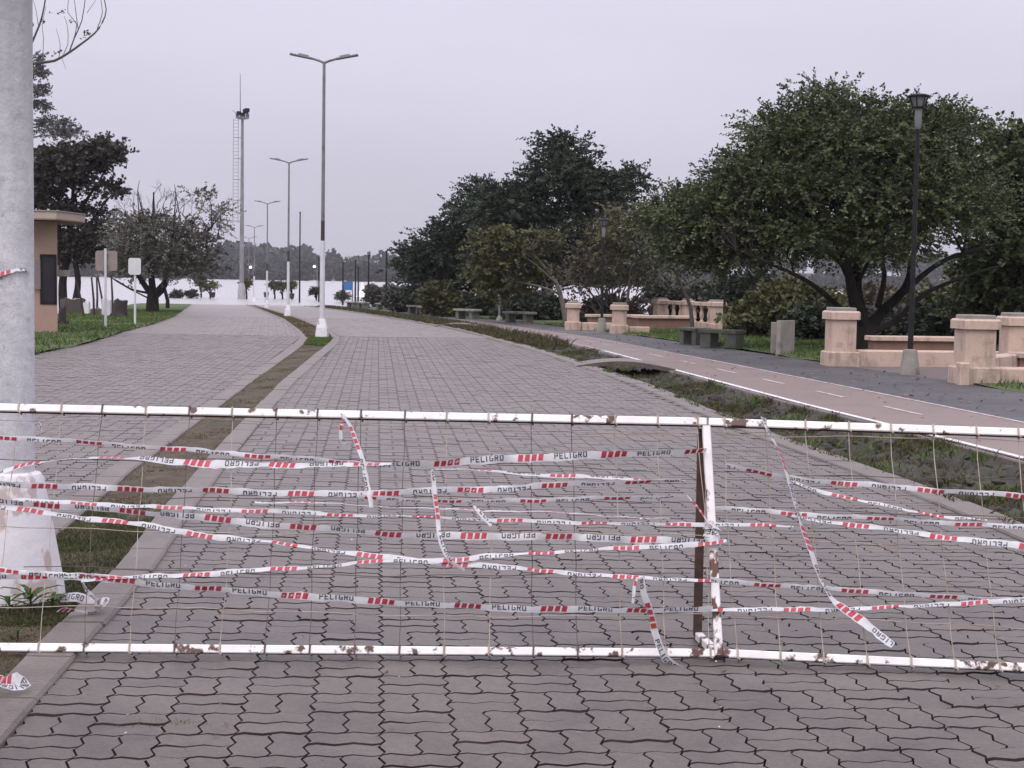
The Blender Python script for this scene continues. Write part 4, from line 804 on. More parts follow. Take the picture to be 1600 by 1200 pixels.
def slab_wall(px0, px1, py, h_px, Y, m, label, name='low_wall', rot=0, seed=0):
    a, b_ = at(px0, py, Y), at(px1, py, Y + rot); z0 = float(gz(a[0], a[1])) - .25; h = EYE + (425 - (py - h_px)) * Y / 2400; rn = random.Random(seed)
    d = (b_ - a)[:2]; d /= np.linalg.norm(d); nrm = np.array([-d[1], d[0]]) * .12; n = 7; V = []; 
    for sgn in (-1, 1):
        for k in range(n + 1):
            q = a + (b_ - a) * k / n; V.append((q[0] + nrm[0] * sgn, q[1] + nrm[1] * sgn, z0))
        for k in range(n + 1):
            q = a + (b_ - a) * k / n; V.append((q[0] + nrm[0] * sgn, q[1] + nrm[1] * sgn, h + rn.uniform(-.1, .05)))
    K = n + 1; F = []
    for k in range(n):
        F += [(k, k + 1, K + k + 1, K + k), (2 * K + k, 3 * K + k, 3 * K + k + 1, 2 * K + k + 1), (K + k, K + k + 1, 3 * K + k + 1, 3 * K + k)]
    F += [(0, K, 3 * K, 2 * K), (n, 2 * K + n, 3 * K + n, K + n)]
    MB().add(V, F).obj(name, m, label=label, cat='wall')
slab_wall(98, 130, 494, 27, 66, M_KERB, 'low stained concrete wall standing in water behind the kiosk', rot=2)
slab_wall(131, 140, 496, 25, 64, M_WASH, 'white broken slab left of the leaning stakes', 'broken_slab', seed=3)
slab_wall(143, 157, 496, 16, 62, M_KERB, 'low crumbled slab among the leaning stakes', 'broken_slab', seed=7)
slab_wall(160, 173, 497, 30, 61, M_WASH, 'white broken slab behind the brown sign pole', 'broken_slab', seed=5)
for k, (x0, y0, x1, y1) in enumerate(((119, 437, 132, 494), (143, 433, 147, 494), (153, 433, 163, 490), (174, 432, 175, 494), (151, 433, 151, 462))):
    Y = 59 + k * 1.3; a, b_ = at(x0, y0, Y), at(x1, y1, Y); b_[2] = min(b_[2], float(gz(b_[0], b_[1])) - .1)
    MB().tube([a, (a + b_) / 2 + [.03, 0, 0], b_], [.035, .045, .055], 6).obj('stake', M_STUMP, label=['leaning stake nearest the kiosk', 'upright thin stake left of the sign pole', 'leaning stake touching the sign pole', 'dark upright stake at the stump', 'short far stake between the others'][k], cat='stake', group='stakes in the flood by the kiosk')

# ------------------------------------------------------------------ salmon pillars, low walls, balustrades
def pillar(root, x, y, rz, h=1.13, wd=.47, g=None):
    g = float(gz(x, y)) + .0 if g is None else g
    p_ = MB().box((x, y, g - .15), (wd + .12, wd + .12, .45), rz, bev=.02).obj('plinth', M_SALM, root)
    p_ = MB().box((x, y, g + .30), (wd, wd, h - .52), rz, bev=.02).obj('pillar', M_SALM, root)
    c_ = MB().box((x, y, g + h - .22), (wd + .11, wd + .11, .16), rz, bev=.03).obj('capital', M_SALM, root)
    MB().box((x, y, g + h - .06), (wd - .02, wd - .02, .065), rz, bev=.015).obj('cap_slab', M_SLAB, root)
def wall_run(root, a, b, h, th, m, name='wall', z0=None):
    a, b = np.array(a, float), np.array(b, float); d = b - a; L_ = np.linalg.norm(d); c = (a + b) / 2; rz = math.atan2(d[1], d[0]); g = float(gz(*c)) if z0 is None else z0
    return MB().box((c[0], c[1], g - .15), (L_, th, h + .15), rz, bev=.025).obj(name, m, root)
SG = 'salmon seating bays along the walkway'
p1 = gpt(1312, 571); p2 = gpt(1521, 599)
r = empty('parapet', p1, label='salmon pillar with low wall running right behind the lantern post', cat='parapet', group=SG)
pillar(r, p1[0], p1[1], .12); wall_run(r, (p1[0] + .32, p1[1] + .05), (p1[0] + 3.2, p1[1] + .4), .33, .34, M_SALM)
r = empty('parapet', p2, label='nearest salmon pillar with low wall running off the right edge', cat='parapet', group=SG)
pillar(r, p2[0], p2[1], .12, 1.12, .5); wall_run(r, (p2[0] + .36, p2[1] + .06), (p2[0] + 3.0, p2[1] + .35), .29, .36, M_SALM)
MB().box((p2[0] - .27, p2[1] - .32, p2[2] - .15), (.16, .2, .5), .12, bev=.02).obj('buttress', M_SALM, r)
def balustrade(a, b, label, h=1.1, npil=3, nb=3, wd=.4, mid_wd=.3):
    a, b = np.array(a, float), np.array(b, float); d = (b - a)[:2]; L_ = np.linalg.norm(d); rz = math.atan2(d[1], d[0]); d /= L_; g = float(gz(*((a + b)[:2] / 2)))
    r = empty('balustrade', (a[0], a[1], g), label=label, cat='balustrade', group=SG)
    for k in range(npil):
        q = a[:2] + d * L_ * k / (npil - 1); pillar(r, q[0], q[1], rz, h, wd if k in (0, npil - 1) else mid_wd, g)
    for k in range(npil - 1):
        q0 = a[:2] + d * (L_ * k / (npil - 1) + .26); q1 = a[:2] + d * (L_ * (k + 1) / (npil - 1) - .26); c = (q0 + q1) / 2; ln = np.linalg.norm(q1 - q0)
        MB().box((c[0], c[1], g - .1), (ln, .26, .42), rz, bev=.015).obj('base_wall', M_SALM, r)
        MB().box((c[0], c[1], g + h - .22), (ln, .24, .13), rz, bev=.02).obj('handrail', M_SALM, r)
        for j in range(nb):
            q = q0 + (q1 - q0) * (j + .5) / nb; hh = h - .22 - .32
            MB().lathe((q[0], q[1], g + .32), [(.075, 0), (.075, .04), (.045, .07), (.085, hh * .38), (.07, hh * .55), (.04, hh * .78), (.07, hh * .9), (.075, hh)], 10).obj('baluster', M_SALM, r, True)
    return r
p3 = gpt(1585, 585, 27.2); balustrade((p3[0], p3[1]), (p3[0] + 3.4, p3[1] + .35), 'salmon balustrade cut by the right edge behind the nearest pillar', 1.12, 3, 3, .44)
r2 = wall_run(None, (p2[0] + .5, p2[1] + 1.0), (p3[0] - .1, p3[1] - .3), .42, .3, M_SALM, 'low_wall'); tag(r2, 'short low salmon wall linking the right-edge pillars', 'wall')
def slab_bench(a, b, label, h=.45, th=.09, depth=.45, mtop=M_SALM, mleg=M_SALD, nleg=2, solid=False, group='long seat slabs in the bays', name='bench', legw=.14):
    a, b = np.array(a[:2], float), np.array(b[:2], float); d = b - a; L_ = np.linalg.norm(d); rz = math.atan2(d[1], d[0]); c = (a + b) / 2; g = float(gz(*c)) + .03; d /= L_
    r = empty(name, (c[0], c[1], g), label=label, cat='bench', group=group)
    MB().box((c[0], c[1], g + h - th), (L_, depth, th), rz, bev=.015).obj('seat', mtop, r)
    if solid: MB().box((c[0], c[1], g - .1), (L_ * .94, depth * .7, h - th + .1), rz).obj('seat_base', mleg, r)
    else:
        for k in range(nleg):
            q = c + d * L_ * (.33 * (2 * k / (nleg - 1) - 1) if nleg > 1 else 0)
            MB().box((q[0], q[1], g - .1), (legw, depth * .8, h - th + .1), rz, bev=.01).obj('leg', mleg, r)
    return r
slab_bench(at(1356, 545, 31.6), at(1508, 545, 31.9), 'long pale seat slab behind the low wall under the big tree', solid=True, h=.5)
slab_bench(at(1583, 560, 26.6), at(1680, 560, 26.9), 'white seat slab at the right edge below the balustrade', solid=True, h=.42, mtop=M_TRIM)
# far bay
q1, q2 = gpt(895, 515), gpt(967, 521)
r = empty('parapet', q1, label='far left salmon pillar with low wall and plinth', cat='parapet', group=SG)
pillar(r, q1[0], q1[1], .1, .98, .38); wall_run(r, (q1[0] + .28, q1[1]), (q1[0] + 1.7, q1[1] - .1), .28, .3, M_SALM)
r = empty('parapet', q2, label='far salmon pillar right of the black lantern post', cat='parapet', group=SG)
pillar(r, q2[0], q2[1], .1, .98, .4); wall_run(r, (q2[0] + .3, q2[1] + .05), (q2[0] + .95, q2[1] + .1), .25, .3, M_SALM)
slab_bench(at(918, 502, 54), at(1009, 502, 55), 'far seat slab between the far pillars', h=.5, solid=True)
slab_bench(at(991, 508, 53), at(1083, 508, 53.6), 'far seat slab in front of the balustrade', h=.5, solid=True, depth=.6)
balustrade(gpt(1031, 513, 57.5), gpt(1119, 517, 53.5), 'far salmon balustrade with vase balusters behind the sapling', 1.12, 3, 3, .42)
# mossy benches and slabs
MG = 'mossy concrete benches along the walkway'
slab_bench(at(1070, 540, 39.2), at(1099, 540, 38.4), 'left mossy bench of the near pair', .42, .07, .5, M_DSLB, M_DSLB, 2, group=MG, legw=.2)
slab_bench(at(1098, 545, 37.2), at(1158, 545, 36.6), 'right mossy bench of the near pair, largest of the walkway benches', .43, .08, .55, M_DSLB, M_DSLB, 2, group=MG, legw=.28)
for (x0, x1, py, Y, lab) in ((791, 832, 505, 63, 'mossy bench right of the pale grey post'), (714, 746, 500, 70, 'mossy bench left of the pale grey post'), (657, 686, 493, 82, 'mossy bench beside the light green shrub'),
                             (641, 659, 490, 86, 'mossy bench end left of the light green shrub bench'), (621, 641, 489, 92, 'distant mossy bench below the dark tree edge'), (591, 606, 485, 101, 'small distant bench at the foot of the tall black post'), (563, 572, 482, 108, 'tiny distant bench near the white tent'), (545, 556, 480, 112, 'tiniest distant bench near the blue sign')):
    slab_bench(at(x0, py, Y), at(x1, py, Y - 1), lab, .45, .09, .55, M_SLAB, M_DSLB, 2, group=MG, name='mossy_bench', legw=.2)
for k, (x0, x1, Y, lab) in enumerate(((1204, 1212, 33.6, 'narrow grey concrete slab standing left of its twin'), (1215, 1238, 33.0, 'broad grey concrete slab standing upright on the grass'))):
    a, b_ = at(x0, 550, Y), at(x1, 550, Y + .5 * k); d = b_ - a; c = (a + b_) / 2; g = float(gz(c[0], c[1]))
    MB().box((c[0], c[1], g - .1), (np.linalg.norm(d[:2]), .1, .88 if k else .83), math.atan2(d[1], d[0]), bev=.008, taper=.99).obj('standing_slab', M_SLAB, label=lab, cat='slab', group='two standing slabs')
# little bridges over the ditch
def bridge(y, label, wd=1.1, arch=.11):
    x0, x1 = float(road_r(y)) - .05, float(path_l(y - .6)) + .12; n = 12; V = []; th = .075
    for k in range(n + 1):
        f = k / n; x = x0 + (x1 - x0) * f; yy = y - .6 * f; z = float(base(y)) + .045 + arch * math.sin(math.pi * f)
        for dy, dz in ((-wd / 2, 0), (wd / 2, 0), (wd / 2, -th), (-wd / 2, -th)): V.append((x, yy + dy, z + dz))
    F = [(k * 4 + i, k * 4 + (i + 1) % 4, k * 4 + 4 + (i + 1) % 4, k * 4 + 4 + i) for k in range(n) for i in range(4)] + [(0, 1, 2, 3), (n * 4 + 3, n * 4 + 2, n * 4 + 1, n * 4)]
    MB().add(V, F).obj('footbridge', M_KERB, label=label, cat='bridge', group='small slab bridges over the ditch')
bridge(27.9, 'nearer arched concrete slab bridging the muddy ditch'); bridge(53.5, 'farther concrete slab bridging the ditch', 1.4)

# ------------------------------------------------------------------ things out in the flood
q = at(544, 455, 150); r = empty('blue_sign', (q[0], q[1], -1.6), label='blue rectangular board standing in the flood', cat='sign')
s = 150 / 2400
for dx in (-.4, .4): MB().tube([(q[0] + dx, q[1] + .05, -1.6), (q[0] + dx, q[1] + .05, q[2] + .9)], .045, 6).obj('post', M_BLACK, r)
MB().box((q[0], q[1], EYE - (453.5 - 432) * s), (13.5 * s, .06, 13.5 * s), bev=.02).obj('panel', M_BLUE, r)
q = at(566, 465, 135); s = 135 / 2400; z = EYE - (441 - 432) * s; zb = EYE - (464 - 432) * s
r = empty('tent', (q[0], q[1], -1.6), label='white pointed canvas tent standing in the flood', cat='tent'); wd = 9 * s
V = [(q[0] + a * wd, q[1] + b_ * wd, zb) for a, b_ in ((-1, -1), (1, -1), (1, 1), (-1, 1))] + [(q[0] + a * .08, q[1] + b_ * .08, z) for a, b_ in ((-1, -1), (1, -1), (1, 1), (-1, 1))]
mid_v = [(q[0] + a * wd * .42, q[1] + b_ * wd * .42, zb + (z - zb) * .42) for a, b_ in ((-1, -1), (1, -1), (1, 1), (-1, 1))]
V = V[:4] + mid_v + V[4:]
MB().add(V, [(k * 4 + i, k * 4 + (i + 1) % 4, k * 4 + 4 + (i + 1) % 4, k * 4 + 4 + i) for k in range(2) for i in range(4)] + [(8, 9, 10, 11)]).obj('canopy', M_TENT, r)
for a, b_ in ((-1, -1), (1, -1), (1, 1), (-1, 1)): MB().tube([(q[0] + a * wd * .97, q[1] + b_ * wd * .97, -1.8), (q[0] + a * wd * .97, q[1] + b_ * wd * .97, zb)], .05, 6).obj('pole', M_SGNW, r)
for px, py, Y, lab in ((332.5, 461, 150, 'litter bin in the flood right of the umbrella tree'), (456, 463, 150, 'litter bin in the flood right of the second lamp'), (416, 461, 150, 'litter bin in the flood behind the third lamp')):
    q = at(px, py, Y); r = empty('litter_bin', (q[0], q[1], -1.7), label=lab, cat='bin', group='litter bins in the flood')
    MB().tube([(q[0], q[1], -1.7), (q[0], q[1], q[2] - .2)], .05, 6).obj('post', M_BLACK, r); MB().lathe((q[0], q[1], q[2] - .22), [(.2, 0), (.27, .5), (.24, .5), (.18, .05)], 10).obj('basket', M_STUMP, r)

# ------------------------------------------------------------------ trees
def unit(a): return a / (np.linalg.norm(a, axis=-1, keepdims=True) + 1e-9)
def leaves_mesh(name, P, Dr, ln, m_leaf, leaf, n_per, m, tone0, rng, flat=.6, droop=.15, asp=.42):
    """sprays: start P, direction Dr, length ln, each with n_per leaves on both sides"""
    k = len(P); side = unit(np.cross(Dr, np.array([0, 0, 1.]) + rng.normal(0, .35, (k, 3)))); upv = unit(np.cross(side, Dr))
    t = np.tile(np.linspace(.08, 1, n_per), (k, 1)) + rng.normal(0, .04, (k, n_per)); sg = np.where(np.arange(n_per) % 2 == 0, 1., -1.)[None, :]
    base_ = P[:, None] + Dr[:, None] * (t * ln[:, None])[..., None] - np.array([0, 0, 1.]) * (droop * ln[:, None] * t ** 2)[..., None]
    ld = unit(Dr[:, None] * .55 + side[:, None] * sg[..., None] * .8 + rng.normal(0, .35, (k, n_per, 3))); nr = unit(upv[:, None] * flat + rng.normal(0, .5, (k, n_per, 3)))
    wv = unit(np.cross(ld, nr)); L_ = leaf * rng.uniform(.6, 1.35, (k, n_per, 1))
    a = base_; b = base_ + ld * L_ * .5 + wv * L_ * asp; c = base_ + ld * L_; d = base_ + ld * L_ * .5 - wv * L_ * asp
    V = np.stack([a, b, c, d], 2).reshape(-1, 3); F = np.arange(len(V)).reshape(-1, 4)
    T = np.repeat(np.clip(tone0[:, None] + rng.normal(0, .12, (k, n_per)), 0, 1).ravel(), 4)
    return np_mesh(name, V, F, m, tone=T)
def crown_points(lobes, rng, dens, clump=.42, per=9, low=-.35, spill=0.0):
    """spray starts and directions in clumps spread over the lobes"""
    P, D, T = [], [], []
    for (c, r_, wgt) in lobes:
        c, r_ = np.array(c, float), np.array(r_, float); r_ = np.maximum(r_ * .5, r_ - spill); nc = max(3, int(dens * wgt))
        dv = unit(rng.normal(0, 1, (nc * 3, 3))); dv = dv[dv[:, 2] > low][:nc]
        rad = rng.uniform(.45, 1.0, (len(dv), 1)) ** .6
        cc = c + dv * rad * r_; tn = rng.normal(.5, .17, len(cc))
        off_ = np.clip(rng.normal(0, 1, (len(cc), per, 3)), -1.7, 1.7) * np.array([1, 1, .5]) * clump * rng.uniform(.6, 1.3, (len(cc), 1, 1))
        p_ = cc[:, None] + off_; dd = unit(dv[:, None] * np.array([1, 1, .55]) * .7 + unit(off_) * .6 + rng.normal(0, .3, p_.shape))
        P.append(p_.reshape(-1, 3)); D.append(dd.reshape(-1, 3)); T.append(np.repeat(tn, per))
    return np.vstack(P), np.vstack(D), np.concatenate(T)
def bend(a, b, rng, k=5, amt=.08, sag=0.0):
    a, b = np.array(a, float), np.array(b, float); L_ = np.linalg.norm(b - a); t = np.linspace(0, 1, k)[:, None]; o = rng.normal(0, amt * L_, (k, 3)); o[0] = o[-1] = 0
    return a + (b - a) * t + o + np.array([0, 0, 1.]) * (np.sin(np.pi * t) * sag * L_)
def tree(name, label, base_, limbs, lobes, m_leaf, m_bark, seed, dens=60, per=9, leaf=.13, n_per=12, ln=.45, clump=.42, group=None, subs=30, low=-.35, cat='tree', trunk_n=8, droop=.15, asp=.42, twig=.012, crown=True):
    rng = np.random.default_rng(seed); r = empty(name, base_, label=label, cat=cat, group=group); mb = MB(); nodes = []
    for pts, r0, r1 in limbs:
        C = smooth_path([np.asarray(p_, float) for p_ in pts], .35); mb.tube(C, list(np.linspace(r0, r1, len(C))), trunk_n); 
        for i, q in enumerate(C[len(C) // 3:]): nodes.append((q, r0 + (r1 - r0) * (i + len(C) / 3) / len(C)))
    P = np.zeros((0, 3))
    if crown:
        P, D, T = crown_points(lobes, rng, dens, clump, per, low, clump * .8 + ln * .5)
    if subs and len(P):
        NP = np.array([q for q, _ in nodes])
        for i in rng.choice(len(P), min(subs, len(P)), replace=False):
            dd = np.linalg.norm(NP - P[i], axis=1) + np.maximum(NP[:, 2] - P[i][2], 0) * 1.5; j = int(np.argmin(dd)); rr = min(nodes[j][1] * .6, .06)
            mb.tube(bend(NP[j], P[i], rng, 5, .05, .06), list(np.linspace(rr, twig, 5)), 4, cap=False)
    mb.obj('trunk', m_bark, r, True)
    if len(P):
        me = leaves_mesh('crown', P, D, rng.uniform(.6, 1.25, len(P)) * ln, None, leaf, n_per, m_leaf, T, rng, droop=droop, asp=asp)
        me.transform(Matrix.Translation(r.location).inverted()); link('crown', me, r)
    return r
def E3(px, py, Y, rx, ry, rd, wgt=1.0):
    """crown lobe from survey pixels: centre, half sizes, depth half size in metres"""
    s = Y / 2400; return (at(px, py, Y), (rx * s, rd, ry * s), wgt)
TG = 'trees on the river bank behind the walkway'
# the big spreading tree
Y = 36; b = gpt(1345, 545, Y); k1 = at(1345, 520, Y)
A = lambda x, y, dy=0: at(x, y, Y + dy)
limbs = [([b - [0, 0, .2], at(1350, 520, Y), A(1352, 505)], .30, .24), ([A(1350, 512), A(1335, 470, -.5), A(1327, 430, -.8), A(1318, 380, -1), A(1300, 300, -1)], .16, .04),
         ([A(1350, 508), A(1338, 460), A(1340, 410, .6), A(1350, 350, 1), A(1345, 240, 1)], .17, .04), ([A(1320, 488), A(1270, 445, -1), A(1222, 420, -1.6), A(1150, 390, -2)], .075, .025),
         ([A(1352, 515), A(1380, 485, .2), A(1415, 450, -.4), A(1425, 410, -1), A(1440, 330, -1.5)], .15, .035), ([A(1385, 482), A(1430, 440, .6), A(1480, 405, 1), A(1560, 380, 1.2)], .1, .03),
         ([A(1360, 520), A(1400, 500, 1), A(1440, 462, 1.5), A(1500, 435, 2), A(1580, 410, 2.2)], .09, .025), ([A(1372, 478), A(1382, 430, 1), A(1376, 380, 1.5), A(1390, 280, 2)], .08, .02),
         ([A(1341, 440), A(1362, 400, 1), A(1400, 340, 1)], .06, .02), ([A(1327, 440), A(1310, 405, -1), A(1280, 340, -1.4)], .05, .02)]
lobes = [E3(1300, 228, Y, 95, 74, 2.2, 1.5), E3(1200, 290, Y, 110, 75, 2.2, 1.5), E3(1110, 345, Y, 70, 60, 1.8, .9), E3(1400, 240, Y, 100, 76, 2.4, 1.5), E3(1330, 310, Y, 160, 80, 2.8, 2.0),
         E3(1240, 375, Y - .5, 110, 50, 1.8, 1.2), E3(1450, 330, Y, 120, 90, 2.6, 1.6), E3(1060, 340, Y + 1, 50, 55, 1.2, .55), E3(1287, 166, Y, 34, 30, .9, .3), E3(1470, 205, Y, 58, 42, 1.2, .5), E3(1395, 185, Y, 50, 26, 1, .3), E3(1220, 215, Y, 60, 45, 1.4, .5),
         E3(1380, 385, Y - 1, 70, 35, 1.4, .6), E3(1150, 400, Y - .5, 60, 30, 1.2, .5), E3(1085, 395, Y, 45, 30, 1.0, .4)]
tree('spreading_tree', 'big spreading green tree with fanned dark limbs behind the pillars', b, limbs, lobes, M_LF1, M_BARK, 3, dens=92, per=10, leaf=.08, n_per=20, ln=.5, clump=.30, subs=170, asp=.3, group=TG)
Y = 40; b = gpt(1575, 545, Y)
tree('river_tree', 'dark tree filling the right edge beyond the balustrade', b, [([b - [0, 0, .2], at(1578, 480, Y), at(1570, 400, Y), at(1560, 300, Y)], .2, .06), ([at(1577, 470, Y), at(1610, 400, Y)], .1, .04)],
     [E3(1560, 300, Y, 80, 90, 2.2, 1.4), E3(1620, 360, Y, 90, 120, 2.4, 1.6), E3(1560, 420, Y + 1, 70, 60, 1.6, 1.0), E3(1590, 235, Y, 50, 45, 1.4, .6), E3(1640, 460, Y, 60, 60, 1.6, .7), E3(1545, 480, Y + 2, 55, 45, 1.4, .8)], M_LF1, M_BARK, 5, dens=60, leaf=.13, n_per=12, subs=60, group=TG)
# dark grove
for (nm, lab, Y, bx, lim, lb_, mt, sd, de) in (
    ('grove_tree', 'tallest dark tree of the grove, behind the pale leaning tree', 74, 850, [([(850, 492), (855, 440), (865, 360), (880, 280)], .3, .06), ([(853, 450), (800, 380), (770, 320)], .15, .05), ([(856, 430), (920, 350), (960, 310)], .15, .05)],
     [(880, 285, 75, 60, 3, 1.6), (800, 330, 70, 60, 3, 1.3), (940, 320, 60, 55, 2.6, 1.2), (860, 370, 110, 60, 3.2, 1.9), (880, 232, 32, 24, 1, .35), (905, 420, 90, 50, 2.6, 1.2), (800, 420, 80, 55, 2.8, 1.3), (985, 290, 25, 25, 1, .3)], M_LF2, 11, 62),
    ('grove_tree', 'low dark tree at the left end of the grove above the far benches', 84, 705, [([(705, 490), (708, 440), (715, 380)], .26, .06), ([(706, 455), (670, 410), (650, 390)], .12, .04), ([(708, 440), (750, 390), (780, 350)], .14, .05)],
     [(690, 390, 55, 50, 3, 1.4), (740, 345, 55, 50, 3, 1.3), (650, 410, 30, 35, 2, .6), (730, 420, 70, 50, 3, 1.4), (680, 445, 55, 28, 2.6, .9), (770, 440, 70, 50, 3, 1.2), (745, 300, 22, 18, 1, .25), (780, 330, 40, 40, 2, .6)], M_LF2, 12, 56)):
    b = gpt(bx, 492, Y); lim = [([at(x, y, Y) for x, y in p_], a, c) for p_, a, c in lim]; lim[0][0][0] = b - [0, 0, .2]
    tree(nm, lab, b, lim, [E3(x, y, Y, rx, ry, rd, wg) for x, y, rx, ry, rd, wg in lb_], mt, M_BARK, sd, dens=de, leaf=.15, n_per=16, ln=.62, clump=.5, asp=.34, subs=40, group=TG)
Y = 62; b = gpt(886, 500, Y)
tree('leaning_tree', 'pale-limbed olive tree leaning left over the walkway', b, [([b - [0, 0, .2], at(878, 470, Y), at(868, 440, Y), at(848, 415, Y), at(826, 393, Y), at(800, 382, Y)], .13, .035), ([at(866, 440, Y), at(850, 425, Y - .4), at(832, 410, Y - .6)], .05, .03), ([at(872, 458, Y), at(845, 448, Y - .5), at(805, 440, Y - .7)], .06, .02), ([at(855, 452, Y), at(848, 425, Y), at(838, 415, Y)], .035, .02)],
     [E3(775, 385, Y, 40, 34, 1.3, .8), E3(800, 420, Y, 55, 40, 1.3, 1.0), E3(765, 420, Y, 30, 28, 1, .5), E3(790, 450, Y, 40, 25, 1, .6), E3(840, 380, Y, 35, 30, 1, .35)], M_LF3, M_BARKL, 13, dens=34, leaf=.14, n_per=11, ln=.5, clump=.35, subs=40, group=TG)
def bare(mb, p, d, ln, r, depth, rng, up=.15):
    q = p + d * ln; mid_ = (p + q) / 2 + rng.normal(0, .06 * ln, 3); mb.tube([p, mid_, q], [r, r * .85, r * .65], 5 if r > .02 else 3, cap=False); ends = [q]
    if depth <= 0: return ends
    out = []
    for k in range(rng.integers(2, 4)):
        nd = unit(d + rng.normal(0, .42, 3) + np.array([0, 0, up])); out += bare(mb, p + (q - p) * rng.uniform(.55, 1), nd, ln * rng.uniform(.6, .85), r * .62, depth - 1, rng, up)
    return out
def bare_tree(name, label, b, stems, depth, m_bark, seed, group=None, leafm=None, leaf=.12, lobes=None, dens=20, ln=.4, up=.15, clump=.35, cat='tree', n_per=8, per=8, extra=()):
    rng = np.random.default_rng(seed); r = empty(name, b, label=label, cat=cat, group=group); mb = MB()
    for d, l_, rad in stems: bare(mb, np.array(b, float) - [0, 0, .1], unit(np.array(d, float)), l_, rad, depth, rng, up)
    for pts, r0, r1 in extra: mb.tube(smooth_path(pts, .3), list(np.linspace(r0, r1, len(smooth_path(pts, .3)))), 7)
    mb.obj('trunk', m_bark, r, True)
    if leafm:
        P, D, T = crown_points(lobes, rng, dens, clump, per); me = leaves_mesh('crown', P, D, rng.uniform(.6, 1.2, len(P)) * ln, None, leaf, n_per, leafm, T, rng)
        me.transform(Matrix.Translation(r.location).inverted()); link('crown', me, r)
    return r
Y = 58; b = gpt(955, 505, Y)
bare_tree('bare_bush', 'tangled brown half-bare bush behind the black lantern post', b, [((-.5, 0, 1), 1.3, .05), ((-.15, .2, 1), 1.5, .06), ((.3, 0, 1), 1.4, .05), ((.8, .1, 1), 1.3, .05), ((-.9, -.1, 1), 1.2, .045), ((.5, -.3, 1), 1.2, .045), ((0, -.3, 1), 1.3, .05)], 4, M_TWIG, 14, TG, M_LF4, .11,
          [E3(950, 410, Y, 65, 70, 1.6, 1.4), E3(1000, 430, Y, 45, 60, 1.4, .9), E3(905, 440, Y, 30, 45, 1.2, .6), E3(985, 360, Y, 45, 30, 1.2, .6)], 30, .4)
Y = 54; b = gpt(975, 505, Y + 2)
tree('olive_bush', 'yellowish olive shrub crown above the brown bush', b, [([b, at(985, 430, Y + 2), at(990, 380, Y + 2)], .07, .02)], [E3(965, 372, Y + 2, 45, 28, 1.2, .8), E3(1010, 365, Y + 2, 45, 40, 1.2, .8), E3(1005, 420, Y + 2, 40, 35, 1, .4)], M_LF3, M_TWIG, 15, dens=26, leaf=.12, n_per=9, ln=.4, subs=40, group=TG)
Y = 47; b = gpt(1083, 507, Y)
tree('sapling', 'slim leaning sapling in front of the far balustrade', b, [([b - [0, 0, .1], at(1079, 480, Y), at(1064, 445, Y), at(1052, 420, Y), at(1030, 405, Y)], .075, .02), ([at(1065, 447, Y), at(1085, 438, Y), at(1100, 425, Y)], .03, .012), ([at(1060, 440, Y), at(1058, 410, Y), at(1062, 380, Y)], .03, .012)],
     [E3(1045, 385, Y, 40, 30, .9, .5), E3(1075, 360, Y, 40, 40, 1, .6), E3(1020, 400, Y, 25, 22, .7, .3)], M_LF5, M_TWIG, 16, dens=28, leaf=.11, n_per=9, ln=.4, subs=30, group=TG)
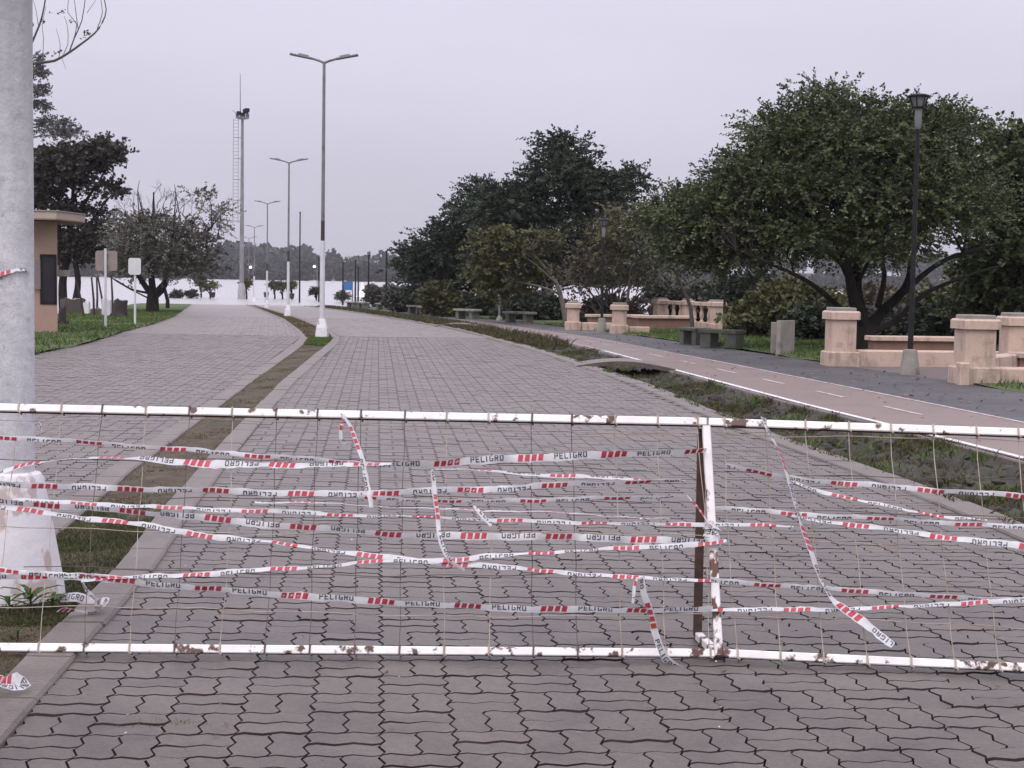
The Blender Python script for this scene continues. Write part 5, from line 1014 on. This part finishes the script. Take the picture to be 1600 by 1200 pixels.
# shrubs under and behind the trees
for (nm, lab, Y, x, y, rx, ry, rd, mt, sd, de) in (
    ('shrub', 'olive shrub mass under the big tree, left of its trunk', 46, 1222, 490, 78, 52, 1.8, M_LF3, 21, 95), ('shrub', 'dark shrub right behind the standing slabs', 44, 1270, 515, 45, 32, 1.2, M_LF2, 22, 60),
    ('shrub', 'dull shrub behind the lantern post and long seat', 45, 1410, 515, 60, 32, 1.4, M_LF5, 23, 70), ('shrub', 'dark shrub left of the nearest pillar, under the tree', 43, 1490, 510, 45, 45, 1.3, M_LF2, 24, 70),
    ('shrub', 'brownish thicket seen between the fanned limbs', 52, 1345, 490, 70, 52, 1.8, M_LF4, 34, 110), ('shrub', 'olive thicket seen right of the big trunk', 50, 1450, 488, 60, 42, 1.6, M_LF3, 35, 80), ('shrub', 'grey thicket far behind the standing slabs', 58, 1250, 470, 70, 46, 1.8, M_LF5, 36, 90),
    ('shrub', 'light green shrub by the far mossy benches', 76, 690, 470, 20, 20, 1, M_LF3, 25, 30), ('shrub', 'dark undergrowth below the tallest grove tree', 70, 830, 485, 70, 28, 2, M_LF2, 26, 80), ('shrub', 'dark undergrowth behind the left grove benches', 80, 745, 480, 60, 22, 2, M_LF2, 27, 70),
    ('shrub', 'grey thicket behind the far balustrade', 64, 1075, 480, 60, 45, 2, M_LF5, 28, 80), ('shrub', 'brown undergrowth at the foot of the half-bare bush', 60, 960, 490, 55, 26, 1.4, M_LF4, 29, 50), ('shrub', 'greyish shrub below the left end of the grove', 92, 630, 470, 28, 18, 2, M_LF5, 30, 40),
    ('shrub', 'dark green shrub between far balustrade and big tree', 62, 1165, 470, 36, 46, 1.4, M_LF2, 31, 60), ('shrub', 'grey flooded thicket beside the white tent', 120, 592, 463, 14, 14, 1.5, M_LF5, 32, 26), ('shrub', 'dark shrub behind the right-edge balustrade', 46, 1590, 510, 60, 40, 1.5, M_LF2, 33, 60)):
    b = gpt(x, y, Y); s = Y / 2400; zc = at(x, y, Y)
    rng = np.random.default_rng(sd); lbs = [E3(x, y, Y, rx * .75, ry * .8, rd, .5)] + [E3(x + rng.uniform(-.6, .6) * rx, y + rng.uniform(-.5, .6) * ry, Y + rng.uniform(-.6, .6) * rd, rx * .45, ry * .5, rd * .5, .25) for k in range(5)]
    tree(nm, lab, b, [([b - [0, 0, .2], (b + zc) / 2 + [rng.normal(0, .2), 0, 0], zc], .07, .03), ([b - [0, 0, .2], zc + [.4 * rx * s, 0, 0]], .05, .02), ([b - [0, 0, .2], zc + [-.4 * rx * s, 0, 0]], .05, .02)], lbs, mt, M_TWIG, sd, dens=de, leaf=.12 + Y * .0009, n_per=10, ln=.4, clump=.3, subs=14, group='shrubs under the trees', cat='shrub', low=-.8)

# left bank trees
LT = 'trees behind the kiosk'
Y = 86; b = at(100, 470, Y); b[2] = float(gz(b[0], b[1])) - .1
tree('umbrella_pine', 'dark brownish umbrella-shaped tree spreading from behind the pole', b, [([b, at(98, 440, Y), at(106, 400, Y), at(112, 340, Y), at(115, 280, Y)], .28, .08), ([at(118, 470, Y), at(122, 440, Y), at(118, 400, Y), at(125, 330, Y)], .2, .06), ([at(110, 350, Y), at(150, 290, Y), at(175, 250, Y)], .12, .04), ([at(108, 340, Y), at(70, 280, Y)], .1, .04), ([at(120, 380, Y), at(150, 335, Y), at(178, 300, Y)], .08, .03)],
     [E3(105, 255, Y, 65, 28, 3, 1.3), E3(160, 240, Y, 28, 20, 1.8, .6), E3(85, 280, Y, 50, 16, 3, .8), E3(60, 310, Y, 22, 30, 2, .5), E3(165, 298, Y, 16, 9, 1, .2), E3(105, 330, Y, 26, 12, 1.6, .3), E3(105, 395, Y, 45, 32, 2.2, .9), E3(145, 375, Y, 32, 24, 1.8, .5), E3(70, 370, Y, 30, 45, 2, .6), E3(155, 340, Y, 20, 10, 1, .15)], M_LF6, M_BARK, 41, dens=46, leaf=.2, n_per=12, ln=.6, clump=.42, subs=60, group=LT)
Y = 118; b = at(38, 470, Y); b[2] = -1.7
tree('layered_conifer', 'grey hazy conifer with layered boughs above the umbrella tree', b, [([b, at(42, 300, Y), at(45, 200, Y), at(47, 70, Y)], .3, .06)] + [([at(46, y, Y), at(46 + w_ * .6, y - 6, Y), at(46 + w_, y - 10, Y)], .06, .02) for y, w_ in ((120, 28), (145, 32), (170, 34), (200, 62), (215, 80))],
     [E3(58, 112, Y, 18, 5, 1.2, .4), E3(60, 140, Y, 18, 4, 1.2, .4), E3(62, 166, Y, 18, 4, 1.2, .4), E3(85, 192, Y, 32, 6, 1.4, .5), E3(70, 208, Y, 34, 5, 1.4, .4), E3(108, 209, Y, 20, 3, .8, .25), E3(54, 92, Y, 6, 4, .8, .15)], M_LF8, M_TWIG, 42, dens=22, leaf=.2, n_per=9, ln=.55, clump=.2, subs=40, group=LT)
# tall bare-limbed tree whose boughs enter at the top left
Y = 52; b = at(18, 505, Y); b[2] = float(gz(b[0], b[1]))
A = lambda x, y, dy=0: at(x, y, Y + dy)
ex = [([b, A(20, 300), A(22, 180), A(25, 90), A(30, -60)], .2, .06), ([A(24, 105), A(60, 98), A(85, 95), A(108, 82), A(125, 70), A(148, 52), A(160, 35), A(166, 15), A(160, -10)], .055, .014), ([A(22, 130), A(55, 55), A(66, 25), A(74, -20)], .05, .02), ([A(108, 82), A(116, 60), A(128, 32), A(134, -8)], .025, .012),
      ([A(114, 65), A(120, 38), A(106, 20), A(108, -5)], .016, .008), ([A(122, 46), A(118, 15), A(115, -10)], .014, .008), ([A(94, 92), A(106, 70), A(105, 40), A(100, 25)], .014, .006), ([A(92, 90), A(94, 70), A(88, 45)], .012, .006), ([A(66, 98), A(68, 60), A(66, 40), A(72, 10)], .012, .006), ([A(152, 45), A(160, 20), A(156, -8)], .016, .008), ([A(60, 40), A(56, 15), A(50, -5)], .012, .006), ([A(136, 20), A(150, 0)], .01, .005), ([A(97, 92), A(100, 100), A(103, 109)], .008, .004)]
bare_tree('tall_bare_tree', 'tall tree behind the pole whose bare curving boughs cross the top left sky', b, [], 0, M_TWIG, 43, LT, M_LF5, .085, [E3(97, 28, Y, 14, 10, .5, .3), E3(60, 55, Y, 8, 22, .5, .3), E3(132, 57, Y, 5, 4, .3, .1), E3(84, 83, Y, 5, 4, .3, .1)], 10, .16, clump=.06, n_per=4, per=2, extra=ex)
# bushy tree by the water with bare top
Y = 71.5; b = gpt(238, 491, Y); A = lambda x, y, dy=0: at(x, y, Y + dy)
rng = np.random.default_rng(44); ex = [([b - [0, 0, .2], A(238, 475), A(239, 458)], .34, .26), ([A(239, 462), A(222, 440), A(205, 400), A(200, 340)], .15, .03), ([A(239, 460), A(236, 420), A(240, 360), A(240, 300)], .18, .03), ([A(240, 462), A(262, 435), A(285, 390), A(305, 340)], .16, .03), ([A(241, 466), A(255, 455), A(262, 440)], .1, .06), ([A(232, 458), A(205, 452), A(185, 440), A(170, 432)], .06, .02), ([A(240, 470), A(200, 450), A(178, 437)], .04, .02), ([A(285, 395), A(325, 360), A(350, 330)], .06, .02), ([A(238, 380), A(222, 330), A(215, 295)], .06, .015), ([A(262, 430), A(270, 370), A(275, 300)], .08, .015)]
for x, y in ((200, 345), (240, 305), (300, 345), (345, 335), (215, 300), (275, 305), (255, 320), (320, 350), (190, 360), (330, 320)):
    ex.append(([A(x + rng.uniform(-8, 8), y + 40), A(x, y), A(x + rng.uniform(-14, 14), y - 18)], .03, .01))
bt = bare_tree('waterside_tree', 'bushy grey-green tree with bare crown twigs beside the flooded road', b, [], 0, M_BARK, 44, None, M_LF7, .105, [E3(240, 385, Y, 62, 48, 2, 1.5), E3(205, 370, Y, 32, 40, 1.4, .6), E3(285, 390, Y, 42, 45, 1.6, .9), E3(240, 425, Y, 60, 25, 1.6, .8), E3(300, 425, Y, 30, 22, 1.2, .4), E3(200, 420, Y, 25, 25, 1, .4), E3(245, 345, Y, 50, 18, 1.4, .22), E3(325, 350, Y, 18, 16, .8, .15), E3(343, 330, Y, 10, 8, .5, .12), E3(330, 380, Y, 16, 14, .6, .12), E3(312, 310, Y, 10, 8, .5, .1)], 46, .42, clump=.34, n_per=11, per=9, extra=ex)
mbt = MB(); rng = np.random.default_rng(45)
for x, y in ((205, 350), (225, 335), (245, 325), (265, 330), (285, 335), (305, 345), (325, 360), (340, 345), (215, 340), (250, 335), (275, 345), (295, 350), (190, 375), (330, 385), (240, 350), (310, 330)):
    bare(mbt, A(x, y, rng.normal(0, .6)), unit(np.array([(x - 250) / 120 + rng.normal(0, .2), rng.normal(0, .3), 1.0])), .62, .022, 3, rng, .1)
mbt.obj('crown_twigs', M_TWIG, bt, kind='stuff')
Y = 88; b = at(261, 484, Y); b[2] = float(gz(b[0], b[1]))
tree('leaning_trunk_tree', 'slim dark leaning trunk right of the bushy waterside tree', b, [([b - [0, 0, .2], at(262, 470, Y), at(257, 450, Y), at(258, 425, Y), at(268, 400, Y)], .13, .05)], [E3(275, 405, Y, 45, 30, 1.6, .8), E3(310, 415, Y, 25, 25, 1.2, .4)], M_LF5, M_BARK, 46, dens=30, leaf=.18, n_per=9, ln=.5, subs=20)
# small flooded trees
FG = 'small trees standing in the flood'
for (x, y, yb, Y, rx, ry, mt, sd, lab) in ((327, 446, 468, 150, 19, 4, M_LF3, 51, 'flat-topped umbrella tree right of the waterside tree'), (277, 461, 470, 148, 10, 6, M_LF2, 52, 'round low tree in the flood under the waterside crown'), (299, 461, 471, 148, 10, 6, M_LF2, 53, 'second round low tree in the flood, nearer the umbrella tree'),
                                       (440, 448, 466, 152, 8, 8, M_LF3, 54, 'small bushy flooded tree left of the second lamp'), (428, 446, 466, 155, 4, 6, M_LF5, 55, 'thin pale flooded tree right of the third lamp'), (384, 444, 466, 150, 5, 6, M_LF3, 56, 'tiny palm-like tree at the mast foot'), (455, 446, 466, 156, 5, 4, M_LF3, 57, 'small flooded tree just right of the second lamp'),
                                       (493, 456, 468, 150, 4, 5, M_LF2, 58, 'small dark palm left of the tallest lamp'), (534, 463, 473, 140, 8, 6, M_LF5, 59, 'round palm in front of the blue sign'), (313, 440, 467, 155, 6, 9, M_LF5, 60, 'slender tree trunk cluster left of the umbrella tree'), (587, 464, 475, 122, 6, 7, M_LF5, 61, 'palm right of the white tent'), (580, 452, 470, 140, 8, 7, M_LF5, 62, 'grey flooded bush behind the black posts'), (608, 455, 472, 135, 14, 12, M_LF5, 63, 'grey flooded bush left of the dark grove')):
    b = at(x, yb, Y); b[2] = -1.7; c = at(x, y, Y); s = Y / 2400
    tree('flooded_tree', lab, b, [([b, (b + c) / 2 + [.1, 0, 0], c], .12, .05), ([(b + c) / 2 + [0, 0, .2], c + [rx * s * .5, 0, .1]], .05, .03), ([(b + c) / 2 + [0, 0, .3], c + [-rx * s * .5, 0, .1]], .05, .03)], [E3(x, y, Y, rx, ry, rx * s, 1)], mt, M_BARK, sd, dens=14, leaf=.22, n_per=8, ln=.4, clump=.16, subs=8, group=FG, asp=.25)

# far wood across the river
rng = np.random.default_rng(71); P = []; T = []; S_ = []
def belt(n, y0, y1, x0, x1, h0, h1, zg, wave, k, cz):
    for i in range(n):
        X = rng.uniform(x0, x1); Y_ = rng.uniform(y0, y1); h = (h0 + (h1 - h0) * (.5 + .5 * math.sin(X / wave + 2) * math.sin(X / wave * .37)) ) * rng.uniform(.65, 1.2); rad = h * rng.uniform(.28, .45)
        c = np.array([X, Y_, zg(X, Y_) + h * cz]); d = unit(rng.normal(0, 1, (k, 3))) * rng.uniform(.5, 1, (k, 1)) * np.array([rad, rad, h * .48]); P.append(c + d); T.append(np.full(k, rng.random())); S_.append(np.full(k, rad * .38))
hill = lambda X, Y_: -.75 + float(sstep(850, 1100, Y_)) * 9 * (1 + .35 * math.sin(X / 90) + .2 * math.sin(X / 37 + 1)) - .5
belt(420, 708, 728, -300, 300, 4.5, 7.5, hill, 40, 60, .42); belt(420, 735, 860, -330, 330, 8, 12, hill, 55, 70, .5); belt(420, 980, 1120, -430, 430, 11, 17, hill, 60, 70, .55)
P = np.vstack(P); T = np.concatenate(T); S_ = np.concatenate(S_)[:, None]; n = len(P); a = unit(rng.normal(0, 1, (n, 3))); b_ = unit(np.cross(a, rng.normal(0, 1, (n, 3))))
V = np.stack([P - a * S_, P + b_ * S_ * .8, P + a * S_, P - b_ * S_ * .8], 1).reshape(-1, 3)
link('far_wood', np_mesh('far_wood', V, np.arange(len(V)).reshape(-1, 4), M_FARF, tone=np.repeat(np.clip(T + rng.normal(0, .15, n), 0, 1), 4)), kind='stuff', label='hazy wooded far bank of the river', cat='wood')

# ------------------------------------------------------------------ grass, weeds, clods
def blades(name, X, Y_, Z, h, wd, m, seed, label, cat='grass', lean=.5):
    rng = np.random.default_rng(seed); n = len(X); a = rng.uniform(0, 2 * np.pi, n); hh = h * rng.uniform(.5, 1.4, n); P = np.stack([X, Y_, Z], 1)
    s = np.stack([np.cos(a), np.sin(a), 0 * a], 1) * (wd * rng.uniform(.6, 1.3, n))[:, None] / 2; l_ = rng.normal(0, lean, (n, 2)) * hh[:, None]
    tip = P + np.c_[l_, hh]; md = P + np.c_[l_ * .35, hh * .55]
    V = np.stack([P - s, P + s, md + s * .7, tip, md - s * .7], 1).reshape(-1, 3); F = np.arange(len(V)).reshape(-1, 5)
    return link(name, np_mesh(name, V, F, m, tone=np.repeat(rng.random(n), 5)), kind='stuff', label=label, cat=cat)
def scatter(fl, fr, y0, y1, n, seed, patch=None, pw=1.0):
    rng = np.random.default_rng(seed); Y_ = y0 + (y1 - y0) * rng.random(n * 3) ** pw; X = fl(Y_) + (fr(Y_) - fl(Y_)) * rng.random(n * 3)
    if patch: k = rng.random(n * 3) < patch(X, Y_); X, Y_ = X[k], Y_[k]
    return X[:n], Y_[:n]
X, Y_ = scatter(off(med_l, .0), off(med_r, .0), 6.6, 10.6, 16000, 81, lambda X, Y_: sstep(10.4, 9.3, Y_) * .95 * (.35 + .65 * (nz(X, Y_, 5, 1) > -.4)))
blades('median_grass', X, Y_, gz(X, Y_) + .02, .024, .007, M_BLADE4, 82, 'short grass on the near end of the median')
X, Y_ = scatter(off(med_l, .0), off(med_r, .0), 4.2, 6.9, 5000, 181, lambda X, Y_: .1 + .9 * (nz(X, Y_, 4, 3) > .2)); blades('median_soil_growth', X, Y_, gz(X, Y_) + .018, .016, .008, M_BLADE3, 182, 'thin growth on the bare soil by the left edge', 'moss')
X, Y_ = scatter(off(med_l, -.02), off(med_r, .02), 10, 36, 14000, 83, lambda X, Y_: .25 + .75 * (nz(X, Y_, 2.2, 3) > .1))
blades('median_moss_tufts', X, Y_, gz(X, Y_) + .015, .016, .012, M_BLADE3, 84, 'thin brownish growth on the median', 'moss')
X, Y_ = scatter(off(med_l, .05), off(med_r, -.05), 34, 38.6, 5000, 85); blades('median_end_grass', X, Y_, gz(X, Y_) + .02, .06, .02, M_BLADE, 86, 'green tuft before the tallest lamp')
X, Y_ = scatter(off(med_l, .0), off(med_r, .0), 39, 100, 9000, 87, lambda X, Y_: .3 + .7 * (nz(X, Y_, 1.1, 3) > .3)); blades('median_far_grass', X, Y_, gz(X, Y_) + .02, .03, .03, M_BLADE3, 88, 'dull grass on the far median')
X, Y_ = scatter(off(lane_l, -9), off(lane_l, .06), 24, 80, 37000, 89, lambda X, Y_: .45 + .55 * (nz(X, Y_, .9, 2) > -.3)); blades('lawn_grass', X, Y_, gz(X, Y_) + .05, .075, .028, M_BLADE, 90, 'green grass on the left lawn')
X, Y_ = scatter(off(walk_r, .02), off(walk_r, 8), 18, 60, 35000, 91, lambda X, Y_: 1.0 - 1.0 * ((X > 5.9) & (X < 10.5) & (Y_ > 25.0) & (Y_ < 30.2))); blades('lawn_grass', X, Y_, gz(X, Y_) + .045, .075, .025, M_BLADE, 92, 'green grass on the right lawn')
def verge_u(X, Y_): return np.clip((X - road_r(Y_) - .16) / (path_l(Y_) - road_r(Y_) - .14), 0, 1)
vz = lambda X, Y_: gz(X, Y_) + .02 + ditch(X, Y_, verge_u(X, Y_))
X, Y_ = scatter(off(road_r, .12), off(path_l, -.02), 8, 40, 34000, 93, lambda X, Y_: .06 + .94 * (nz(X, Y_, 2.4, 4) + .6 * nz(X, Y_, 6, 1) > .42)); blades('verge_grass', X, Y_, vz(X, Y_) - .005, .06, .016, M_BLADE2, 94, 'patchy grass over the muddy ditch')
X, Y_ = scatter(off(road_r, .12), off(path_l, -.02), 8, 40, 9000, 95, lambda X, Y_: (nz(X, Y_, 3.1, 7) > .55) * 1.0); blades('verge_fresh_grass', X, Y_, vz(X, Y_) - .005, .07, .018, M_BLADE, 96, 'fresher green patches in the ditch')
X, Y_ = scatter(off(road_r, .15), off(path_l, -.02), 38, 110, 30000, 97); blades('far_verge_grass', X, Y_, vz(X, Y_) - .02, .16, .045, M_BLADE2, 98, 'rough grass along the far ditch')
# clods of mud and broken paving in the ditch
rng = np.random.default_rng(99); mb = MB(); X, Y_ = scatter(off(road_r, .25), off(path_l, -.15), 9, 40, 1500, 100)
for x, y in zip(X, Y_):
    s = min(rng.gamma(1.8, .014) + .012, .075); n = 6; c = np.array([x, y, float(vz(x, y))]); V = []; a0 = rng.uniform(0, 6); sq = rng.uniform(.5, 1.3); el = rng.uniform(1, 1.8); az = rng.uniform(0, 3)
    for f, z in ((1.1, -.3), (1.0, .25), (.6, .7)):
        for k in range(n):
            a = a0 + k * 2 * math.pi / n; rr = s * f * rng.uniform(.7, 1.25); dx, dy = rr * math.cos(a) * el, rr * math.sin(a) / el * 1.2
            V.append(c + [dx * math.cos(az) - dy * math.sin(az), dx * math.sin(az) + dy * math.cos(az), s * z * sq + rng.normal(0, s * .1)])
    mb.add(V, [(k * n + i, k * n + (i + 1) % n, (k + 1) * n + (i + 1) % n, (k + 1) * n + i) for k in range(2) for i in range(n)] + [tuple(range(2 * n, 3 * n))])
mb.obj('mud_clods', mat('mud_clod', (.04, .037, .03), (.065, .06, .047), scale=3, rough=.95, bump=.01, bscale=30, coords='World'), kind='stuff', label='dark clods and rubble in the ditch', cat='rubble')
# fallen leaves and gravel
def litter(name, X, Y_, Z, size, m, seed, label):
    rng = np.random.default_rng(seed); n = len(X); P = np.stack([X, Y_, Z], 1); a = rng.uniform(0, 6.28, n); d = np.stack([np.cos(a), np.sin(a), rng.normal(.1, .25, n)], 1); e = np.stack([-np.sin(a), np.cos(a), rng.normal(.1, .25, n)], 1)
    sz = (size * rng.uniform(.4, 1.3, n))[:, None]; V = np.stack([P - d * sz, P + e * sz * .5, P + d * sz, P - e * sz * .5], 1); V[..., 2] = np.maximum(V[..., 2], P[:, None, 2] - .001) + .006
    link(name, np_mesh(name, V.reshape(-1, 3), np.arange(n * 4).reshape(-1, 4), m, tone=np.repeat(rng.random(n), 4)), kind='stuff', label=label, cat='litter')
M_FALL = mat('fallen_leaf', (.16, .11, .06), (.10, .07, .045), scale=2, rough=.9, attr='tone', tone=.5, coords='World')
X, Y_ = scatter(path_r, walk_r, 18, 60, 700, 111); litter('fallen_leaves', X, Y_, gz(X, Y_) + .028, .045, M_FALL, 112, 'fallen leaves on the walkway')
X, Y_ = scatter(path_l, path_r, 11, 45, 160, 113); litter('fallen_leaves', X, Y_, gz(X, Y_) + .032, .03, M_FALL, 114, 'fallen leaves on the cycle path')
X, Y_ = scatter(off(med_r, .2), off(road_r, -.1), 4.2, 30, 420, 115, pw=1.6); litter('road_litter', X, Y_, gz(X, Y_) + .032, .012, M_FALL, 116, 'bits of leaf on the paving')
X, Y_ = scatter(off(med_r, .2), off(road_r, -.1), 4.3, 16, 45, 117); litter('paper_scraps', X, Y_, gz(X, Y_) + .032, .009, M_SGNW, 118, 'tiny pale scraps on the paving')
rng = np.random.default_rng(120); q = gpt(245, 1132); X = q[0] + rng.normal(0, .09, 500); Y_ = q[1] + rng.normal(0, .02, 500); blades('joint_moss', X, Y_, gz(X, Y_) + .02, .012, .007, M_BLADE3, 121, 'brown moss in a paving joint near the left kerb', 'moss')
# weeds at the pole foot
def weed(px, py, size, n, seed, label):
    q = gpt(px, py); rng = np.random.default_rng(seed); V = []; F = []
    r = empty('weed', q, label=label, cat='plant', group='weeds at the pole foot')
    m = MB().tube([q - [0, 0, .03], q + [0, 0, size * .55]], [.006, .004], 5).obj('stem', M_BLADE, r)
    for k in range(n):
        a = k * 2.4 + rng.uniform(-.3, .3); el = rng.uniform(.25, 1.0); z0 = size * rng.uniform(.05, .5); l_ = size * rng.uniform(.5, .9); d = np.array([math.cos(a), math.sin(a), 0]); pr = np.array([-d[1], d[0], 0])
        P = [q + [0, 0, z0] + d * l_ * t + np.array([0, 0, l_ * (el * t - .75 * t * t * el)]) for t in (0, .35, .7, 1)]; w_ = (0.004, l_ * .09, l_ * .085, .002)
        V = [P[i] + pr * w_[i] * sg for i in range(4) for sg in (-1, 1)]; MB().add(V, [(0, 1, 3, 2), (2, 3, 5, 4), (4, 5, 7, 6)]).obj('leaf', M_BLADE, r)
weed(48, 958, .2, 13, 1, 'tallest leafy weed in front of the pole base'); weed(82, 952, .13, 9, 2, 'small leafy weed at the right corner of the pole base'); weed(15, 962, .15, 10, 3, 'leafy weed at the left edge under the pole'); weed(28, 1000, .08, 8, 4, 'low weed on the bare soil near the left edge')

# ------------------------------------------------------------------ misty air
hz_m = bpy.data.materials.new('haze_air'); hz_m.use_nodes = True; t = hz_m.node_tree; t.nodes.clear(); o = N(t, 'ShaderNodeOutputMaterial'); pvn = N(t, 'ShaderNodeVolumePrincipled')
pvn.inputs['Color'].default_value = (.93, .92, .96, 1); pvn.inputs['Density'].default_value = .0002; pvn.inputs['Anisotropy'].default_value = .2; t.links.new(pvn.outputs[0], o.inputs['Volume'])
hb = MB().box((0, 620, -4.5), (1830, 1320, 48)).obj('haze', hz_m, kind='stuff')
